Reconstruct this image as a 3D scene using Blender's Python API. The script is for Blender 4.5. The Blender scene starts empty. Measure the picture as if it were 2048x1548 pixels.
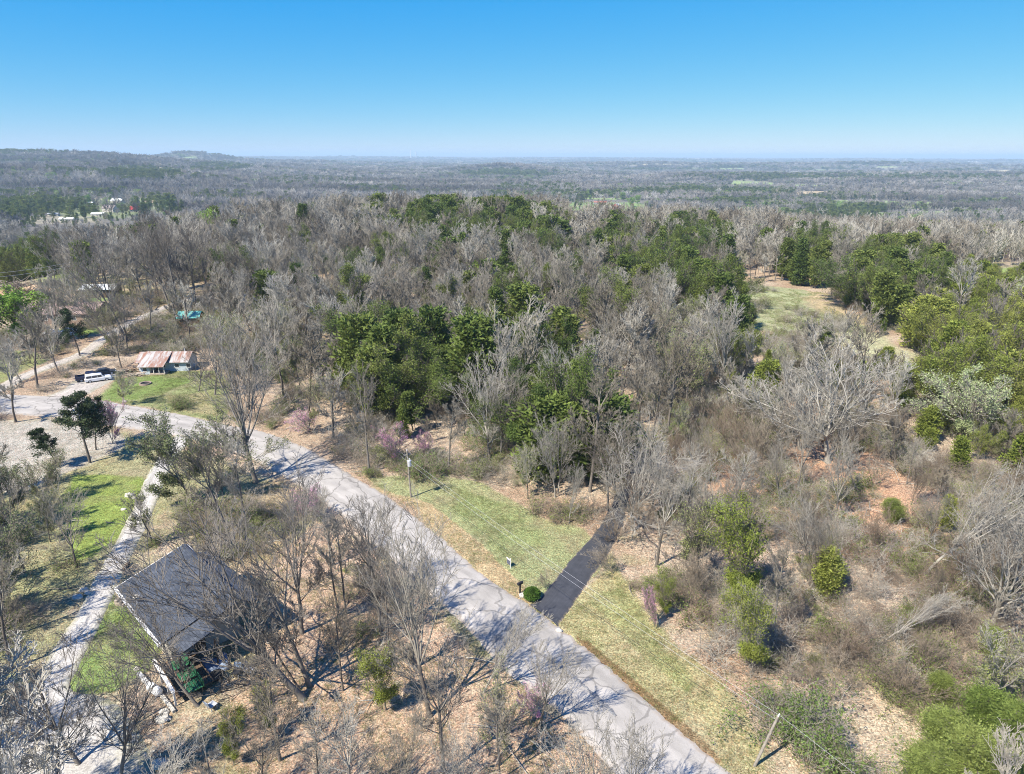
import bpy, math, random
import numpy as np
from mathutils import Vector, Matrix
R = math.radians
sc = bpy.context.scene
C = sc.collection

# ---------------------------------------------------------------- camera
CAM_Z, PITCH, ROLL, FPX = 40.0, R(18.75), R(0.15), 1365.0
cam_d = bpy.data.cameras.new('camera')
cam_d.sensor_width = 36.0
cam_d.lens = 36.0 * FPX / 2048.0
cam_d.clip_start = 0.5
cam_d.clip_end = 200000.0
cam = bpy.data.objects.new('camera', cam_d)
C.objects.link(cam)
_f = Vector((0, math.cos(PITCH), -math.sin(PITCH)))
_u = Vector((0, math.sin(PITCH), math.cos(PITCH)))
_r = Vector((1, 0, 0))
RT = _r * math.cos(ROLL) + _u * math.sin(ROLL)
UP = _u * math.cos(ROLL) - _r * math.sin(ROLL)
FW = _f
m = Matrix((RT, UP, -FW)).transposed().to_4x4()
m.translation = (0, 0, CAM_Z)
cam.matrix_world = m
sc.camera = cam

# ---------------------------------------------------------------- world, sun, exposure
SUN_EL, SUN_AZ = R(50), R(228)      # azimuth clockwise from +Y: behind the camera, to its left
w = bpy.data.worlds.new('World')
sc.world = w
w.use_nodes = True
nt = w.node_tree
nt.nodes.clear()
sky = nt.nodes.new('ShaderNodeTexSky')
sky.sky_type = 'NISHITA'
sky.sun_disc = False
sky.sun_elevation = SUN_EL
sky.sun_rotation = SUN_AZ
sky.altitude = 2000
sky.air_density = 1.0
sky.dust_density = 0.0
sky.ozone_density = 10.0
bg = nt.nodes.new('ShaderNodeBackground')
bg.inputs['Strength'].default_value = 0.12
wo = nt.nodes.new('ShaderNodeOutputWorld')
# clear spring sky: deeper cyan-blue overhead, paler and less yellow at the horizon
sp_ = nt.nodes.new('ShaderNodeSeparateColor'); cb_ = nt.nodes.new('ShaderNodeCombineColor')
nt.links.new(sky.outputs[0], sp_.inputs[0])
def _m(op, a_, b_):
    q = nt.nodes.new('ShaderNodeMath'); q.operation = op
    for i_, v_ in enumerate((a_, b_)):
        if isinstance(v_, bpy.types.NodeSocket): nt.links.new(v_, q.inputs[i_])
        else: q.inputs[i_].default_value = v_
    return q.outputs[0]
nt.links.new(_m('MAXIMUM', _m('SUBTRACT', _m('MULTIPLY', sp_.outputs[0], 0.58), 0.475), 0.05), cb_.inputs[0])
nt.links.new(_m('MULTIPLY', _m('POWER', sp_.outputs[1], 0.66), 0.95), cb_.inputs[1])
nt.links.new(_m('MULTIPLY', _m('POWER', sp_.outputs[2], 0.10), 3.3), cb_.inputs[2])
nt.links.new(cb_.outputs[0], bg.inputs[0])
nt.links.new(bg.outputs[0], wo.inputs[0])
sd = bpy.data.lights.new('sun', 'SUN')
sd.energy = 5.0
sd.angle = R(0.55)
sd.color = (1.0, 0.93, 0.82)
sun = bpy.data.objects.new('sun', sd)
C.objects.link(sun)
sdir = Vector((math.sin(SUN_AZ) * math.cos(SUN_EL), math.cos(SUN_AZ) * math.cos(SUN_EL), math.sin(SUN_EL)))
sun.rotation_euler = sdir.to_track_quat('Z', 'Y').to_euler()
sun.location = (-60, -60, 120)
sc.view_settings.view_transform = 'Standard'
sc.view_settings.look = 'None'
sc.view_settings.exposure = 0.94
sc.view_settings.gamma = 1.0
sc.cycles.max_bounces = 5
sc.cycles.diffuse_bounces = 3
sc.cycles.glossy_bounces = 2
sc.cycles.transmission_bounces = 2
sc.cycles.volume_bounces = 0
sc.cycles.transparent_max_bounces = 8
sc.cycles.use_adaptive_sampling = False
sc.cycles.pixel_filter_type = 'BLACKMAN_HARRIS'
sc.cycles.filter_width = 1.0
sc.cycles.use_denoising = True
sc.cycles.denoising_prefilter = 'NONE'
sc.cycles.denoiser = 'OPENIMAGEDENOISE'
sc.cycles.denoising_input_passes = 'RGB_ALBEDO_NORMAL'

# ---------------------------------------------------------------- numeric helpers
def sstep(t):
    t = np.clip(t, 0, 1)
    return t * t * (3 - 2 * t)

def _hash(ix, iy, s):
    n = (ix.astype(np.int64) * 374761393 + iy.astype(np.int64) * 668265263 + s * 974711) & 0x7fffffff
    n = ((n ^ (n >> 13)) * 1274126177) & 0x7fffffff
    n = n ^ (n >> 16)
    return (n & 0xffff) / 65535.0

def vn(x, y, s=0):
    """value noise 0..1"""
    x = np.asarray(x, float); y = np.asarray(y, float)
    ix = np.floor(x); iy = np.floor(y)
    fx = sstep(x - ix); fy = sstep(y - iy)
    a = _hash(ix, iy, s); b = _hash(ix + 1, iy, s); c = _hash(ix, iy + 1, s); d = _hash(ix + 1, iy + 1, s)
    return (a * (1 - fx) + b * fx) * (1 - fy) + (c * (1 - fx) + d * fx) * fy

def fbm(x, y, s=0, o=3):
    t = 0; a = 1.0; n = 0
    for k in range(o):
        t = t + a * vn(x * 2 ** k, y * 2 ** k, s + k * 17); n += a; a *= 0.5
    return t / n

def HT(x, y):
    """terrain height"""
    x = np.asarray(x, float); y = np.asarray(y, float)
    r = np.hypot(x, y)
    th = np.degrees(np.arctan2(x, y))
    D = np.interp(th, [-90, -38, -31, -25, -12, 0, 4, 7, 11, 20, 38, 90], [190, 215, 250, 300, 370, 400, 385, 300, 265, 270, 270, 250])
    V = np.interp(th, [-90, -35, -24, -10, 0, 90], [-30, -32, -34, -46, -54, -56])
    W = np.interp(th, [-90, -32, -15, 0, 12, 38], [320, 300, 330, 430, 600, 750])
    z = V * sstep((r - D) / W)
    z = z + 5.5 * np.exp(-(((x + 30) / 150) ** 2 + ((y - 345) / 85) ** 2))
    z = z + (fbm(x / 85, y / 85, 5, 2) - 0.5) * 2.6 * sstep((r - 75) / 150)
    far = sstep((r - 1000) / 1800)
    z = z + far * ((fbm(x / 900, y / 900, 11, 3) - 0.5) * 34 + (fbm(x / 1500 + 3, y / 420, 15, 3) - 0.5) * 62)
    # hills
    def g(az, d, sx, sy, hgt):
        a = R(az); cx, cy = d * math.sin(a), d * math.cos(a)
        lx = (x - cx) * math.cos(a) - (y - cy) * math.sin(a)
        ly = (x - cx) * math.sin(a) + (y - cy) * math.cos(a)
        return hgt * np.exp(-((lx / sx) ** 2 + (ly / sy) ** 2))
    z = z + g(-35.5, 3100, 640, 1000, 56) + g(-30, 3600, 480, 600, 26) + g(-24, 5600, 300, 500, 62) + g(-20.5, 5200, 700, 500, 22) + g(-33, 2100, 420, 160, 24) + g(-27.5, 2500, 330, 170, 26)
    z = z + g(-0.8, 3500, 260, 300, 27) + g(1.5, 3600, 520, 260, 14) + g(-42, 9000, 1150, 1500, 105) + g(-27, 1900, 300, 160, 16)
    z = z + g(3, 5200, 700, 400, 22) + g(14, 5600, 1500, 400, 20) + g(30, 6000, 1500, 400, 26)
    ridge = sstep((r - 8000) / 6000)
    z = z + ridge * (16 + 26 * fbm(th / 7, r / 6000, 31, 3))
    return z

def ray(u, v):
    d = FW * FPX + RT * (u - 1024.0) + UP * (774.0 - v)
    return d.normalized()

_T = np.concatenate([np.arange(8, 400, 0.25), np.geomspace(400, 60000, 7000)])
def at(u, v, dz=0.0):
    """point where the sight line of a photo pixel meets the terrain raised by dz"""
    d = ray(u, v)
    px, py, pz = d.x * _T, d.y * _T, CAM_Z + d.z * _T
    e = pz - (HT(px, py) + dz)
    i = int(np.argmax(e < 0)) if (e < 0).any() else len(e) - 1
    i = max(i, 1)
    f = e[i - 1] / (e[i - 1] - e[i]) if e[i - 1] != e[i] else 0
    t = _T[i - 1] + f * (_T[i] - _T[i - 1])
    x, y = d.x * t, d.y * t
    return Vector((x, y, float(HT(x, y))))

def topix(x, y, z):
    x = np.asarray(x, float); y = np.asarray(y, float); z = np.asarray(z, float) - CAM_Z
    dep = x * FW.x + y * FW.y + z * FW.z
    dep = np.where(dep < 0.1, 0.1, dep)
    u = 1024 + FPX * (x * RT.x + y * RT.y + z * RT.z) / dep
    v = 774 - FPX * (x * UP.x + y * UP.y + z * UP.z) / dep
    return u, v, dep

def poly_at(pts):
    return np.array([at(u, v)[:2] for u, v in pts])

def inpoly(x, y, P):
    ins = np.zeros(x.shape, bool)
    bx0, by0 = P.min(0); bx1, by1 = P.max(0)
    sel = (x >= bx0) & (x <= bx1) & (y >= by0) & (y <= by1)
    if not sel.any():
        return ins
    xs, ys = x[sel], y[sel]
    c = np.zeros(xs.shape, bool)
    n = len(P)
    for i in range(n):
        x1, y1 = P[i]; x2, y2 = P[(i + 1) % n]
        if y1 == y2:
            continue
        c ^= ((y1 > ys) != (y2 > ys)) & (xs < (x2 - x1) * (ys - y1) / (y2 - y1) + x1)
    ins[sel] = c
    return ins

# ---------------------------------------------------------------- object helpers
def tag(o, label=None, cat=None, group=None, kind=None):
    if label: o['label'] = label
    if cat: o['category'] = cat
    if group: o['group'] = group
    if kind: o['kind'] = kind
    return o

def empty(name, loc, rz=0.0):
    o = bpy.data.objects.new(name, None)
    o.location = loc
    o.rotation_euler = (0, 0, rz)
    o.empty_display_size = 0.5
    C.objects.link(o)
    return o

def qmesh(name, V, Q, mats=(), mi=None, smooth=False):
    """mesh of quads from numpy arrays"""
    me = bpy.data.meshes.new(name)
    V = np.asarray(V, np.float32); Q = np.asarray(Q, np.int32)
    k = Q.shape[1]
    me.vertices.add(len(V)); me.vertices.foreach_set('co', V.ravel())
    me.loops.add(Q.size); me.loops.foreach_set('vertex_index', Q.ravel())
    me.polygons.add(len(Q))
    me.polygons.foreach_set('loop_start', np.arange(0, Q.size, k, dtype=np.int32))
    me.polygons.foreach_set('loop_total', np.full(len(Q), k, np.int32))
    for mt in mats: me.materials.append(mt)
    if mi is not None: me.polygons.foreach_set('material_index', np.asarray(mi, np.int32))
    me.polygons.foreach_set('use_smooth', np.full(len(Q), smooth, bool))
    me.update(calc_edges=True)
    return me

class MB:
    """collects polygons, then builds ONE mesh object"""
    def __init__(s): s.v = []; s.f = []
    def add(s, vs, fs):
        b = len(s.v); s.v += [tuple(p) for p in vs]; s.f += [tuple(b + i for i in f) for f in fs]; return s
    def box(s, x0, x1, y0, y1, z0, z1):
        v = [(x0, y0, z0), (x1, y0, z0), (x1, y1, z0), (x0, y1, z0), (x0, y0, z1), (x1, y0, z1), (x1, y1, z1), (x0, y1, z1)]
        return s.add(v, [(0, 3, 2, 1), (4, 5, 6, 7), (0, 1, 5, 4), (1, 2, 6, 5), (2, 3, 7, 6), (3, 0, 4, 7)])
    def prism(s, prof, a0, a1, axis='y'):
        """profile (p,q) extruded along axis; axis y: (x,z) profile, axis x: (y,z) profile"""
        n = len(prof)
        if axis == 'y': v = [(p, a0, q) for p, q in prof] + [(p, a1, q) for p, q in prof]
        elif axis == 'x': v = [(a0, p, q) for p, q in prof] + [(a1, p, q) for p, q in prof]
        else: v = [(p, q, a0) for p, q in prof] + [(p, q, a1) for p, q in prof]
        f = [tuple(range(n))[::-1], tuple(range(n, 2 * n))] + [(i, (i + 1) % n, n + (i + 1) % n, n + i) for i in range(n)]
        return s.add(v, f)
    def tube(s, pts, rs, n=8, cap=True):
        pts = [Vector(p) for p in pts]
        if not hasattr(rs, '__len__'): rs = [rs] * len(pts)
        b = len(s.v); K = len(pts)
        for i, p in enumerate(pts):
            t = (pts[min(i + 1, K - 1)] - pts[max(i - 1, 0)]).normalized()
            ref = Vector((0, 0, 1)) if abs(t.z) < 0.9 else Vector((1, 0, 0))
            a = t.cross(ref).normalized(); c = t.cross(a)
            for k in range(n):
                q = 2 * math.pi * k / n
                s.v.append(tuple(p + a * math.cos(q) * rs[i] + c * math.sin(q) * rs[i]))
        for i in range(K - 1):
            for k in range(n):
                s.f.append((b + i * n + k, b + i * n + (k + 1) % n, b + (i + 1) * n + (k + 1) % n, b + (i + 1) * n + k))
        if cap:
            s.f.append(tuple(b + k for k in range(n))[::-1]); s.f.append(tuple(b + (K - 1) * n + k for k in range(n)))
        return s
    def build(s, name, mat, parent=None, smooth=False, bevel=0):
        me = bpy.data.meshes.new(name); me.from_pydata(s.v, [], s.f); me.update()
        mats = mat if isinstance(mat, (list, tuple)) else [mat]
        for mm in mats: me.materials.append(mm)
        if smooth:
            me.polygons.foreach_set('use_smooth', [True] * len(me.polygons))
        o = bpy.data.objects.new(name, me); C.objects.link(o)
        if parent is not None: o.parent = parent
        if bevel:
            b = o.modifiers.new('bevel', 'BEVEL'); b.width = bevel; b.segments = 2; b.limit_method = 'ANGLE'
        return o

# ---------------------------------------------------------------- materials
def newmat(name, rough=0.85, spec=0.2):
    mt = bpy.data.materials.new(name); mt.use_nodes = True
    n = mt.node_tree.nodes; b = n['Principled BSDF']
    b.inputs['Roughness'].default_value = rough
    b.inputs['Specular IOR Level'].default_value = spec
    return mt, mt.node_tree, b

def N(nt, typ, ins=None, **kw):
    n = nt.nodes.new(typ)
    for k, v in kw.items(): setattr(n, k, v)
    for k, v in (ins or {}).items():
        if hasattr(v, 'is_linked') or isinstance(v, bpy.types.NodeSocket): nt.links.new(v, n.inputs[k])
        else: n.inputs[k].default_value = v
    return n

def ramp(nt, fac, stops, interp='LINEAR'):
    n = nt.nodes.new('ShaderNodeValToRGB'); nt.links.new(fac, n.inputs[0])
    cr = n.color_ramp; cr.interpolation = interp
    while len(cr.elements) < len(stops): cr.elements.new(0.5)
    for e, (p, c) in zip(cr.elements, stops):
        e.position = p; e.color = (*c, 1) if len(c) == 3 else c
    return n.outputs[0]

def mixc(nt, a, b, fac, mode='MIX'):
    n = nt.nodes.new('ShaderNodeMix'); n.data_type = 'RGBA'; n.blend_type = mode
    for sock, v in ((n.inputs[0], fac), (n.inputs[6], a), (n.inputs[7], b)):
        if isinstance(v, bpy.types.NodeSocket): nt.links.new(v, sock)
        else: sock.default_value = v if not isinstance(v, tuple) else ((*v, 1) if len(v) == 3 else v)
    return n.outputs[2]

def g3(v): return (v, v, v)

def noise(nt, scale, detail=3, rough=0.55, coord=None, dim='3D'):
    n = nt.nodes.new('ShaderNodeTexNoise'); n.inputs['Scale'].default_value = scale
    n.inputs['Detail'].default_value = detail; n.inputs['Roughness'].default_value = rough
    if coord is not None: nt.links.new(coord, n.inputs['Vector'])
    return n.outputs[0]

def pos(nt): return nt.nodes.new('ShaderNodeNewGeometry').outputs['Position']
def obc(nt): return nt.nodes.new('ShaderNodeTexCoord').outputs['Object']

def plain(name, col, rough=0.7, spec=0.3, var=0.18, scale=6.0, metal=0.0, bump=0.0):
    mt, nt, b = newmat(name, rough, spec)
    nz = noise(nt, scale, 4, 0.6, obc(nt))
    lo = tuple(c * (1 - var) for c in col); hi = tuple(min(1, c * (1 + var)) for c in col)
    nt.links.new(ramp(nt, nz, [(0.3, lo), (0.7, hi)]), b.inputs['Base Color'])
    b.inputs['Metallic'].default_value = metal
    if bump:
        bp = N(nt, 'ShaderNodeBump', {'Height': nz, 'Strength': bump, 'Distance': 0.02})
        nt.links.new(bp.outputs[0], b.inputs['Normal'])
    return mt

def bark(name, stops, dark=0.6, scale=3.0):
    """bark: colour picked per tree, broken up by noise"""
    mt, nt, b = newmat(name, 0.9, 0.1)
    oi = nt.nodes.new('ShaderNodeObjectInfo').outputs['Random']
    lc = N(nt, 'ShaderNodeMapping', {'Vector': nt.nodes.new('ShaderNodeObjectInfo').outputs['Location'], 'Scale': (0.03, 0.03, 0)}).outputs[0]
    st = ramp(nt, noise(nt, 1.0, 2, 0.5, lc), [(0.3, g3(0)), (0.7, g3(1))])
    base = ramp(nt, mixc(nt, N(nt, 'ShaderNodeCombineColor', {0: oi, 1: oi, 2: oi}).outputs[0], st, 0.45), stops)
    nz = noise(nt, scale, 4, 0.65, obc(nt))
    k = ramp(nt, nz, [(0.3, g3(dark)), (0.7, g3(1.0))])
    nt.links.new(mixc(nt, base, k, 1.0, 'MULTIPLY'), b.inputs['Base Color'])
    return mt

def leafmat(name, stops, scale=1.2, lo=0.55, trans=0.25):
    mt, nt, b = newmat(name, 0.7, 0.15)
    oi = nt.nodes.new('ShaderNodeObjectInfo').outputs['Random']
    base = ramp(nt, oi, stops)
    nz = noise(nt, scale, 3, 0.6, obc(nt))
    k = ramp(nt, nz, [(0.35, g3(lo)), (0.65, g3(1.25))])
    col = mixc(nt, base, k, 1.0, 'MULTIPLY')
    nt.links.new(col, b.inputs['Base Color'])
    if trans:
        tr = N(nt, 'ShaderNodeBsdfTranslucent', {'Color': col})
        mx = N(nt, 'ShaderNodeMixShader', {0: trans, 1: b.outputs[0], 2: tr.outputs[0]})
        nt.links.new(mx.outputs[0], nt.nodes['Material Output'].inputs[0])
    return mt

# ---------------------------------------------------------------- ground
ROAD_UP = [(-160, 772), (0, 787), (164, 794), (208, 801), (273, 812), (342, 824), (450, 848), (529, 863), (602, 890), (670, 928), (723, 961), (793, 1005), (880, 1073), (969, 1150), (1058, 1209), (1115, 1250), (1200, 1318), (1320, 1425), (1465, 1548), (1640, 1700)]
ROAD_LO = [(-160, 822), (0, 828), (109, 836), (208, 850), (257, 857), (330, 868), (420, 888), (500, 917), (570, 955), (611, 981), (650, 1008), (690, 1038), (760, 1100), (840, 1172), (925, 1249), (1008, 1340), (1091, 1402), (1138, 1448), (1191, 1505), (1300, 1640)]
DRIVE_L = [(1058, 1209), (1074, 1199), (1104, 1165), (1140, 1120), (1178, 1078), (1203, 1045), (1222, 1010), (1238, 970), (1252, 930), (1259, 895)]
DRIVE_R = [(1115, 1252), (1131, 1232), (1157, 1195), (1188, 1148), (1219, 1104), (1243, 1060), (1254, 1015), (1264, 970), (1276, 930), (1281, 895)]
LANE = [(-60, 800), (0, 776), (55, 749), (109, 729), (164, 708), (205, 680), (250, 652), (300, 628), (360, 604), (430, 585)]
GRAV_L = [(352, 868), (330, 890), (308, 925), (288, 962), (266, 1015), (228, 1088), (192, 1150), (160, 1215), (110, 1290), (62, 1370), (0, 1440), (-90, 1520), (-190, 1620)]
GRAV_R = [(385, 884), (360, 905), (340, 940), (324, 980), (297, 1045), (266, 1105), (236, 1170), (205, 1240), (166, 1318), (143, 1378), (225, 1400), (300, 1500), (330, 1640)]

def smooth_path(P, n):
    """Catmull-Rom through world points, n samples per span"""
    P = [np.array(p, float) for p in P]
    P = [2 * P[0] - P[1]] + P + [2 * P[-1] - P[-2]]
    out = []
    for i in range(1, len(P) - 2):
        a, b, c, d = P[i - 1], P[i], P[i + 1], P[i + 2]
        for k in range(n):
            t = k / n
            out.append(0.5 * (2 * b + (c - a) * t + (2 * a - 5 * b + 4 * c - d) * t * t + (3 * b - a - 3 * c + d) * t ** 3))
    out.append(P[-2])
    return np.array(out)

road_a = smooth_path(poly_at(ROAD_UP), 6)
road_b = smooth_path(poly_at(ROAD_LO), 6)
drv_a = smooth_path(poly_at(DRIVE_L), 6)
drv_b = smooth_path(poly_at(DRIVE_R), 6)
lane_c = smooth_path(poly_at(LANE), 6)
grav_a = smooth_path(poly_at(GRAV_L), 6)
grav_b = smooth_path(poly_at(GRAV_R), 6)
P_ROAD = np.vstack([road_a, road_b[::-1]])
P_DRV = np.vstack([drv_a, drv_b[::-1]])
P_GRAV = np.vstack([grav_a, grav_b[::-1]])
_t = np.gradient(lane_c, axis=0); _t /= np.linalg.norm(_t, axis=1)[:, None]
lane_n = np.stack([-_t[:, 1], _t[:, 0]], 1)
lane_l, lane_r = lane_c + lane_n * 1.7, lane_c - lane_n * 1.7
P_LANE = np.vstack([lane_l, lane_r[::-1]])
PARK_PX = [(88, 793), (168, 797), (190, 783), (228, 762), (240, 748), (196, 742), (150, 757), (128, 775)]

TAN = (0.36, 0.275, 0.19)
GRS = (0.19, 0.215, 0.085)
ZONES = [  # photo outline, ground colour, strength, edge noise in metres
    ([(-400, 836), (110, 838), (240, 862), (330, 880), (480, 935), (560, 965), (640, 1015), (560, 1120), (480, 1130), (430, 1100), (330, 1010), (250, 1100), (120, 1290), (-40, 1420), (-400, 1500)], (0.245, 0.245, 0.125), 0.8, 3.0),
    ([(-300, 838), (110, 840), (235, 866), (265, 885), (150, 935), (60, 985), (-300, 985)], (0.38, 0.35, 0.31), 0.85, 2.0),
    ([(380, 1030), (560, 945), (610, 990), (570, 1080), (500, 1150), (430, 1110)], (0.36, 0.27, 0.165), 0.8, 1.6),
    ([(150, 950), (285, 950), (300, 985), (255, 1060), (200, 1110), (150, 1120), (110, 1020)], (0.19, 0.245, 0.06), 0.95, 1.2),
    ([(225, 1180), (330, 1290), (300, 1340), (225, 1385), (135, 1400), (155, 1320), (195, 1240)], (0.165, 0.225, 0.07), 0.95, 0.3),
    ([(420, 1290), (520, 1150), (560, 1180), (500, 1330), (400, 1400), (350, 1360)], (0.27, 0.245, 0.13), 0.7, 1.0),
    ([(520, 1120), (620, 1050), (700, 1080), (925, 1262), (1190, 1520), (1260, 1700), (500, 1700), (430, 1480), (500, 1340), (560, 1200)], (0.42, 0.30, 0.21), 0.9, 1.5),
    ([(208, 801), (235, 757), (330, 745), (440, 742), (470, 800), (440, 848), (340, 826), (273, 812)], (0.19, 0.22, 0.09), 0.9, 1.5),
    ([(190, 797), (238, 757), (300, 752), (370, 760), (330, 785), (250, 800)], (0.15, 0.215, 0.055), 0.8, 2.0),
    ([(330, 785), (400, 790), (430, 835), (340, 818)], (0.33, 0.27, 0.16), 0.6, 2.0),
    ([(-60, 700), (60, 700), (110, 712), (60, 740), (-60, 790)], (0.20, 0.23, 0.09), 0.9, 1.0),
    ([(60, 655), (200, 655), (210, 668), (60, 672)], (0.15, 0.23, 0.05), 0.9, 1.5),
    ([(-200, 590), (60, 588), (150, 596), (200, 640), (100, 662), (60, 680), (-200, 680)], (0.36, 0.285, 0.20), 0.95, 2.0),
    ([(-200, 580), (110, 577), (118, 592), (-200, 602)], (0.40, 0.26, 0.155), 0.9, 2.0),
    ([(70, 557), (125, 550), (125, 572), (80, 572)], (0.24, 0.30, 0.09), 0.95, 1.0),
    ([(175, 590), (245, 584), (250, 598), (180, 604)], (0.20, 0.30, 0.09), 0.9, 1.0),
    ([(215, 640), (300, 605), (440, 570), (460, 600), (430, 650), (330, 690), (230, 690)], (0.35, 0.245, 0.165), 0.75, 3.0),
    # verge above and below the black driveway
    ([(738, 955), (790, 950), (850, 956), (905, 953), (965, 966), (1022, 998), (1060, 1028), (1110, 1052), (1165, 1062), (1195, 1085), (1190, 1150), (1100, 1230), (1058, 1209), (960, 1140), (850, 1050), (793, 1003)], (0.245, 0.262, 0.125), 0.92, 1.0),
    ([(905, 975), (1010, 1010), (1060, 1060), (1080, 1110), (1030, 1130), (960, 1080), (900, 1020)], (0.205, 0.245, 0.095), 0.6, 2.0),
    ([(720, 945), (790, 990), (860, 1010), (920, 1055), (980, 1105), (1030, 1150), (1075, 1195), (1055, 1212), (969, 1150), (880, 1073), (793, 1005)], (0.41, 0.29, 0.175), 0.72, 0.5),
    ([(1105, 1245), (1190, 1160), (1225, 1105), (1242, 1150), (1290, 1225), (1350, 1285), (1440, 1362), (1500, 1440), (1555, 1548), (1580, 1640), (1520, 1620), (1465, 1548), (1320, 1425), (1200, 1318)], (0.32, 0.285, 0.145), 0.92, 0.7),
    ([(1180, 1190), (1240, 1180), (1330, 1290), (1400, 1370), (1380, 1390), (1280, 1300)], (0.235, 0.25, 0.10), 0.6, 1.0),
    ([(1150, 1272), (1178, 1282), (1300, 1385), (1400, 1470), (1450, 1525), (1430, 1530), (1310, 1428), (1200, 1333)], (0.17, 0.10, 0.05), 0.85, 0.25),
    # right-hand scrub
    ([(1400, 850), (1560, 830), (1700, 880), (1800, 900), (1910, 1000), (1850, 1070), (1700, 1110), (1560, 1060), (1480, 1000), (1390, 930)], (0.43, 0.255, 0.155), 0.7, 4.0),
    ([(1600, 1230), (1800, 1200), (1900, 1300), (1850, 1500), (1700, 1700), (1560, 1600), (1640, 1400)], (0.42, 0.345, 0.235), 0.6, 2.5),
    ([(1430, 560), (1560, 572), (1640, 585), (1725, 636), (1715, 665), (1640, 662), (1560, 668), (1490, 650), (1440, 610)], (0.285, 0.31, 0.165), 0.95, 5.0),
    ([(1600, 575), (1660, 590), (1725, 636), (1715, 650), (1640, 620)], (0.42, 0.31, 0.20), 0.7, 4.0),
    ([(1650, 655), (1745, 665), (1850, 712), (1820, 750), (1720, 715), (1650, 690)], (0.36, 0.36, 0.21), 0.9, 4.0),
    ([(1955, 540), (2140, 528), (2140, 580), (1960, 576)], (0.24, 0.33, 0.10), 0.95, 4.0),
    # far clearings
    ([(1130, 412), (1165, 404), (1290, 405), (1300, 430), (1190, 432)], (0.20, 0.28, 0.09), 0.95, 20.0),
    ([(1100, 408), (1160, 404), (1165, 418), (1110, 416)], (0.20, 0.30, 0.09), 0.8, 15.0),
    ([(120, 400), (330, 395), (345, 420), (260, 438), (120, 440)], (0.20, 0.235, 0.11), 0.9, 20.0),
    ([(50, 430), (190, 432), (190, 446), (50, 448)], (0.32, 0.29, 0.21), 0.8, 12.0),
    ([(1370, 436), (1560, 432), (1560, 440), (1370, 444)], (0.28, 0.31, 0.13), 0.9, 12.0),
    ([(1590, 385), (1665, 381), (1670, 385), (1590, 390)], (0.46, 0.36, 0.22), 0.95, 15.0),
    ([(1945, 345), (1985, 339), (2025, 341), (2010, 346)], (0.50, 0.42, 0.24), 0.95, 40.0),
    ([(1750, 335), (1790, 333), (1795, 337), (1750, 338)], (0.36, 0.36, 0.2), 0.9, 40.0),
    ([(1225, 335), (1275, 333), (1275, 336), (1225, 337)], (0.4, 0.36, 0.24), 0.9, 40.0),
    ([(610, 355), (640, 353), (640, 357), (610, 358)], (0.45, 0.36, 0.22), 0.9, 40.0),
    ([(820, 365), (860, 363), (860, 366), (820, 367)], (0.30, 0.30, 0.16), 0.9, 30.0),
    ([(990, 347), (1030, 345), (1030, 348), (990, 349)], (0.42, 0.36, 0.26), 0.9, 30.0),
    ([(820, 409), (850, 407), (850, 411), (820, 412)], (0.40, 0.36, 0.24), 0.9, 10.0),
]
ZP = [(poly_at(z[0]), z[1], z[2], z[3]) for z in ZONES]

def FIELD(x, y):
    """1 where the far valley is open farmland"""
    r = np.hypot(x, y)
    return ((fbm(x / 420 + 50, y / 170 + 9, 121, 2) > .70) & (r > 1100) & (r < 12000)).astype(float)

def ground_colour(x, y):
    r = np.hypot(x, y)
    n1 = fbm(x / 9, y / 9, 3, 3); n2 = fbm(x / 2.2, y / 2.2, 9, 3); n3 = fbm(x / 45, y / 45, 21, 2)
    a = np.array([0.41, 0.33, 0.245]); b = np.array([0.33, 0.24, 0.165]); g = np.array([0.22, 0.215, 0.11])
    k = np.clip((n1 - 0.5) * 3 + 0.5, 0, 1)[:, None]
    c = a * k + b * (1 - k)
    kg = np.clip((n3 * 0.6 + n2 * 0.4 - 0.54) * 6, 0, 0.75)[:, None]
    c = c * (1 - kg) + g * kg
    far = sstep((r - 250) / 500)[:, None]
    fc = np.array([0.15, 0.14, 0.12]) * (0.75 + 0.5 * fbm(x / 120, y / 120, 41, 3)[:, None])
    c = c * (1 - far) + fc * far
    ff = FIELD(x, y)[:, None]; fcol = np.where((vn(x / 700, y / 400, 123) > .5)[:, None], np.array([[.38, .33, .20]]), np.array([[.24, .31, .12]]))
    c = c * (1 - ff) + fcol * ff
    dx = fbm(x / 6, y / 6, 51, 3) - 0.5; dy = fbm(x / 6, y / 6, 57, 3) - 0.5
    DX = fbm(x / 60, y / 60, 52, 3) - 0.5; DY = fbm(x / 60, y / 60, 58, 3) - 0.5
    for P, col, s, e in ZP:
        ax = dx if e < 10 else DX; ay = dy if e < 10 else DY
        acc = np.zeros(x.shape)
        for q in range(4):
            ox, oy = ((0.35, 0), (-0.35, 0), (0, 0.35), (0, -0.35))[q]
            acc += inpoly(x + ax * 2.2 * e + ox * e * 0.6, y + ay * 2.2 * e + oy * e * 0.6, P)
        acc = (acc / 4 * s)[:, None] * (0.78 + 0.22 * np.clip(n2 * 4 - 1.2, 0, 1)[:, None])
        cc = np.array(col) * (0.82 + 0.36 * n2[:, None])
        c = c * (1 - acc) + cc * acc
    return np.clip(c, 0, 1)

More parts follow.
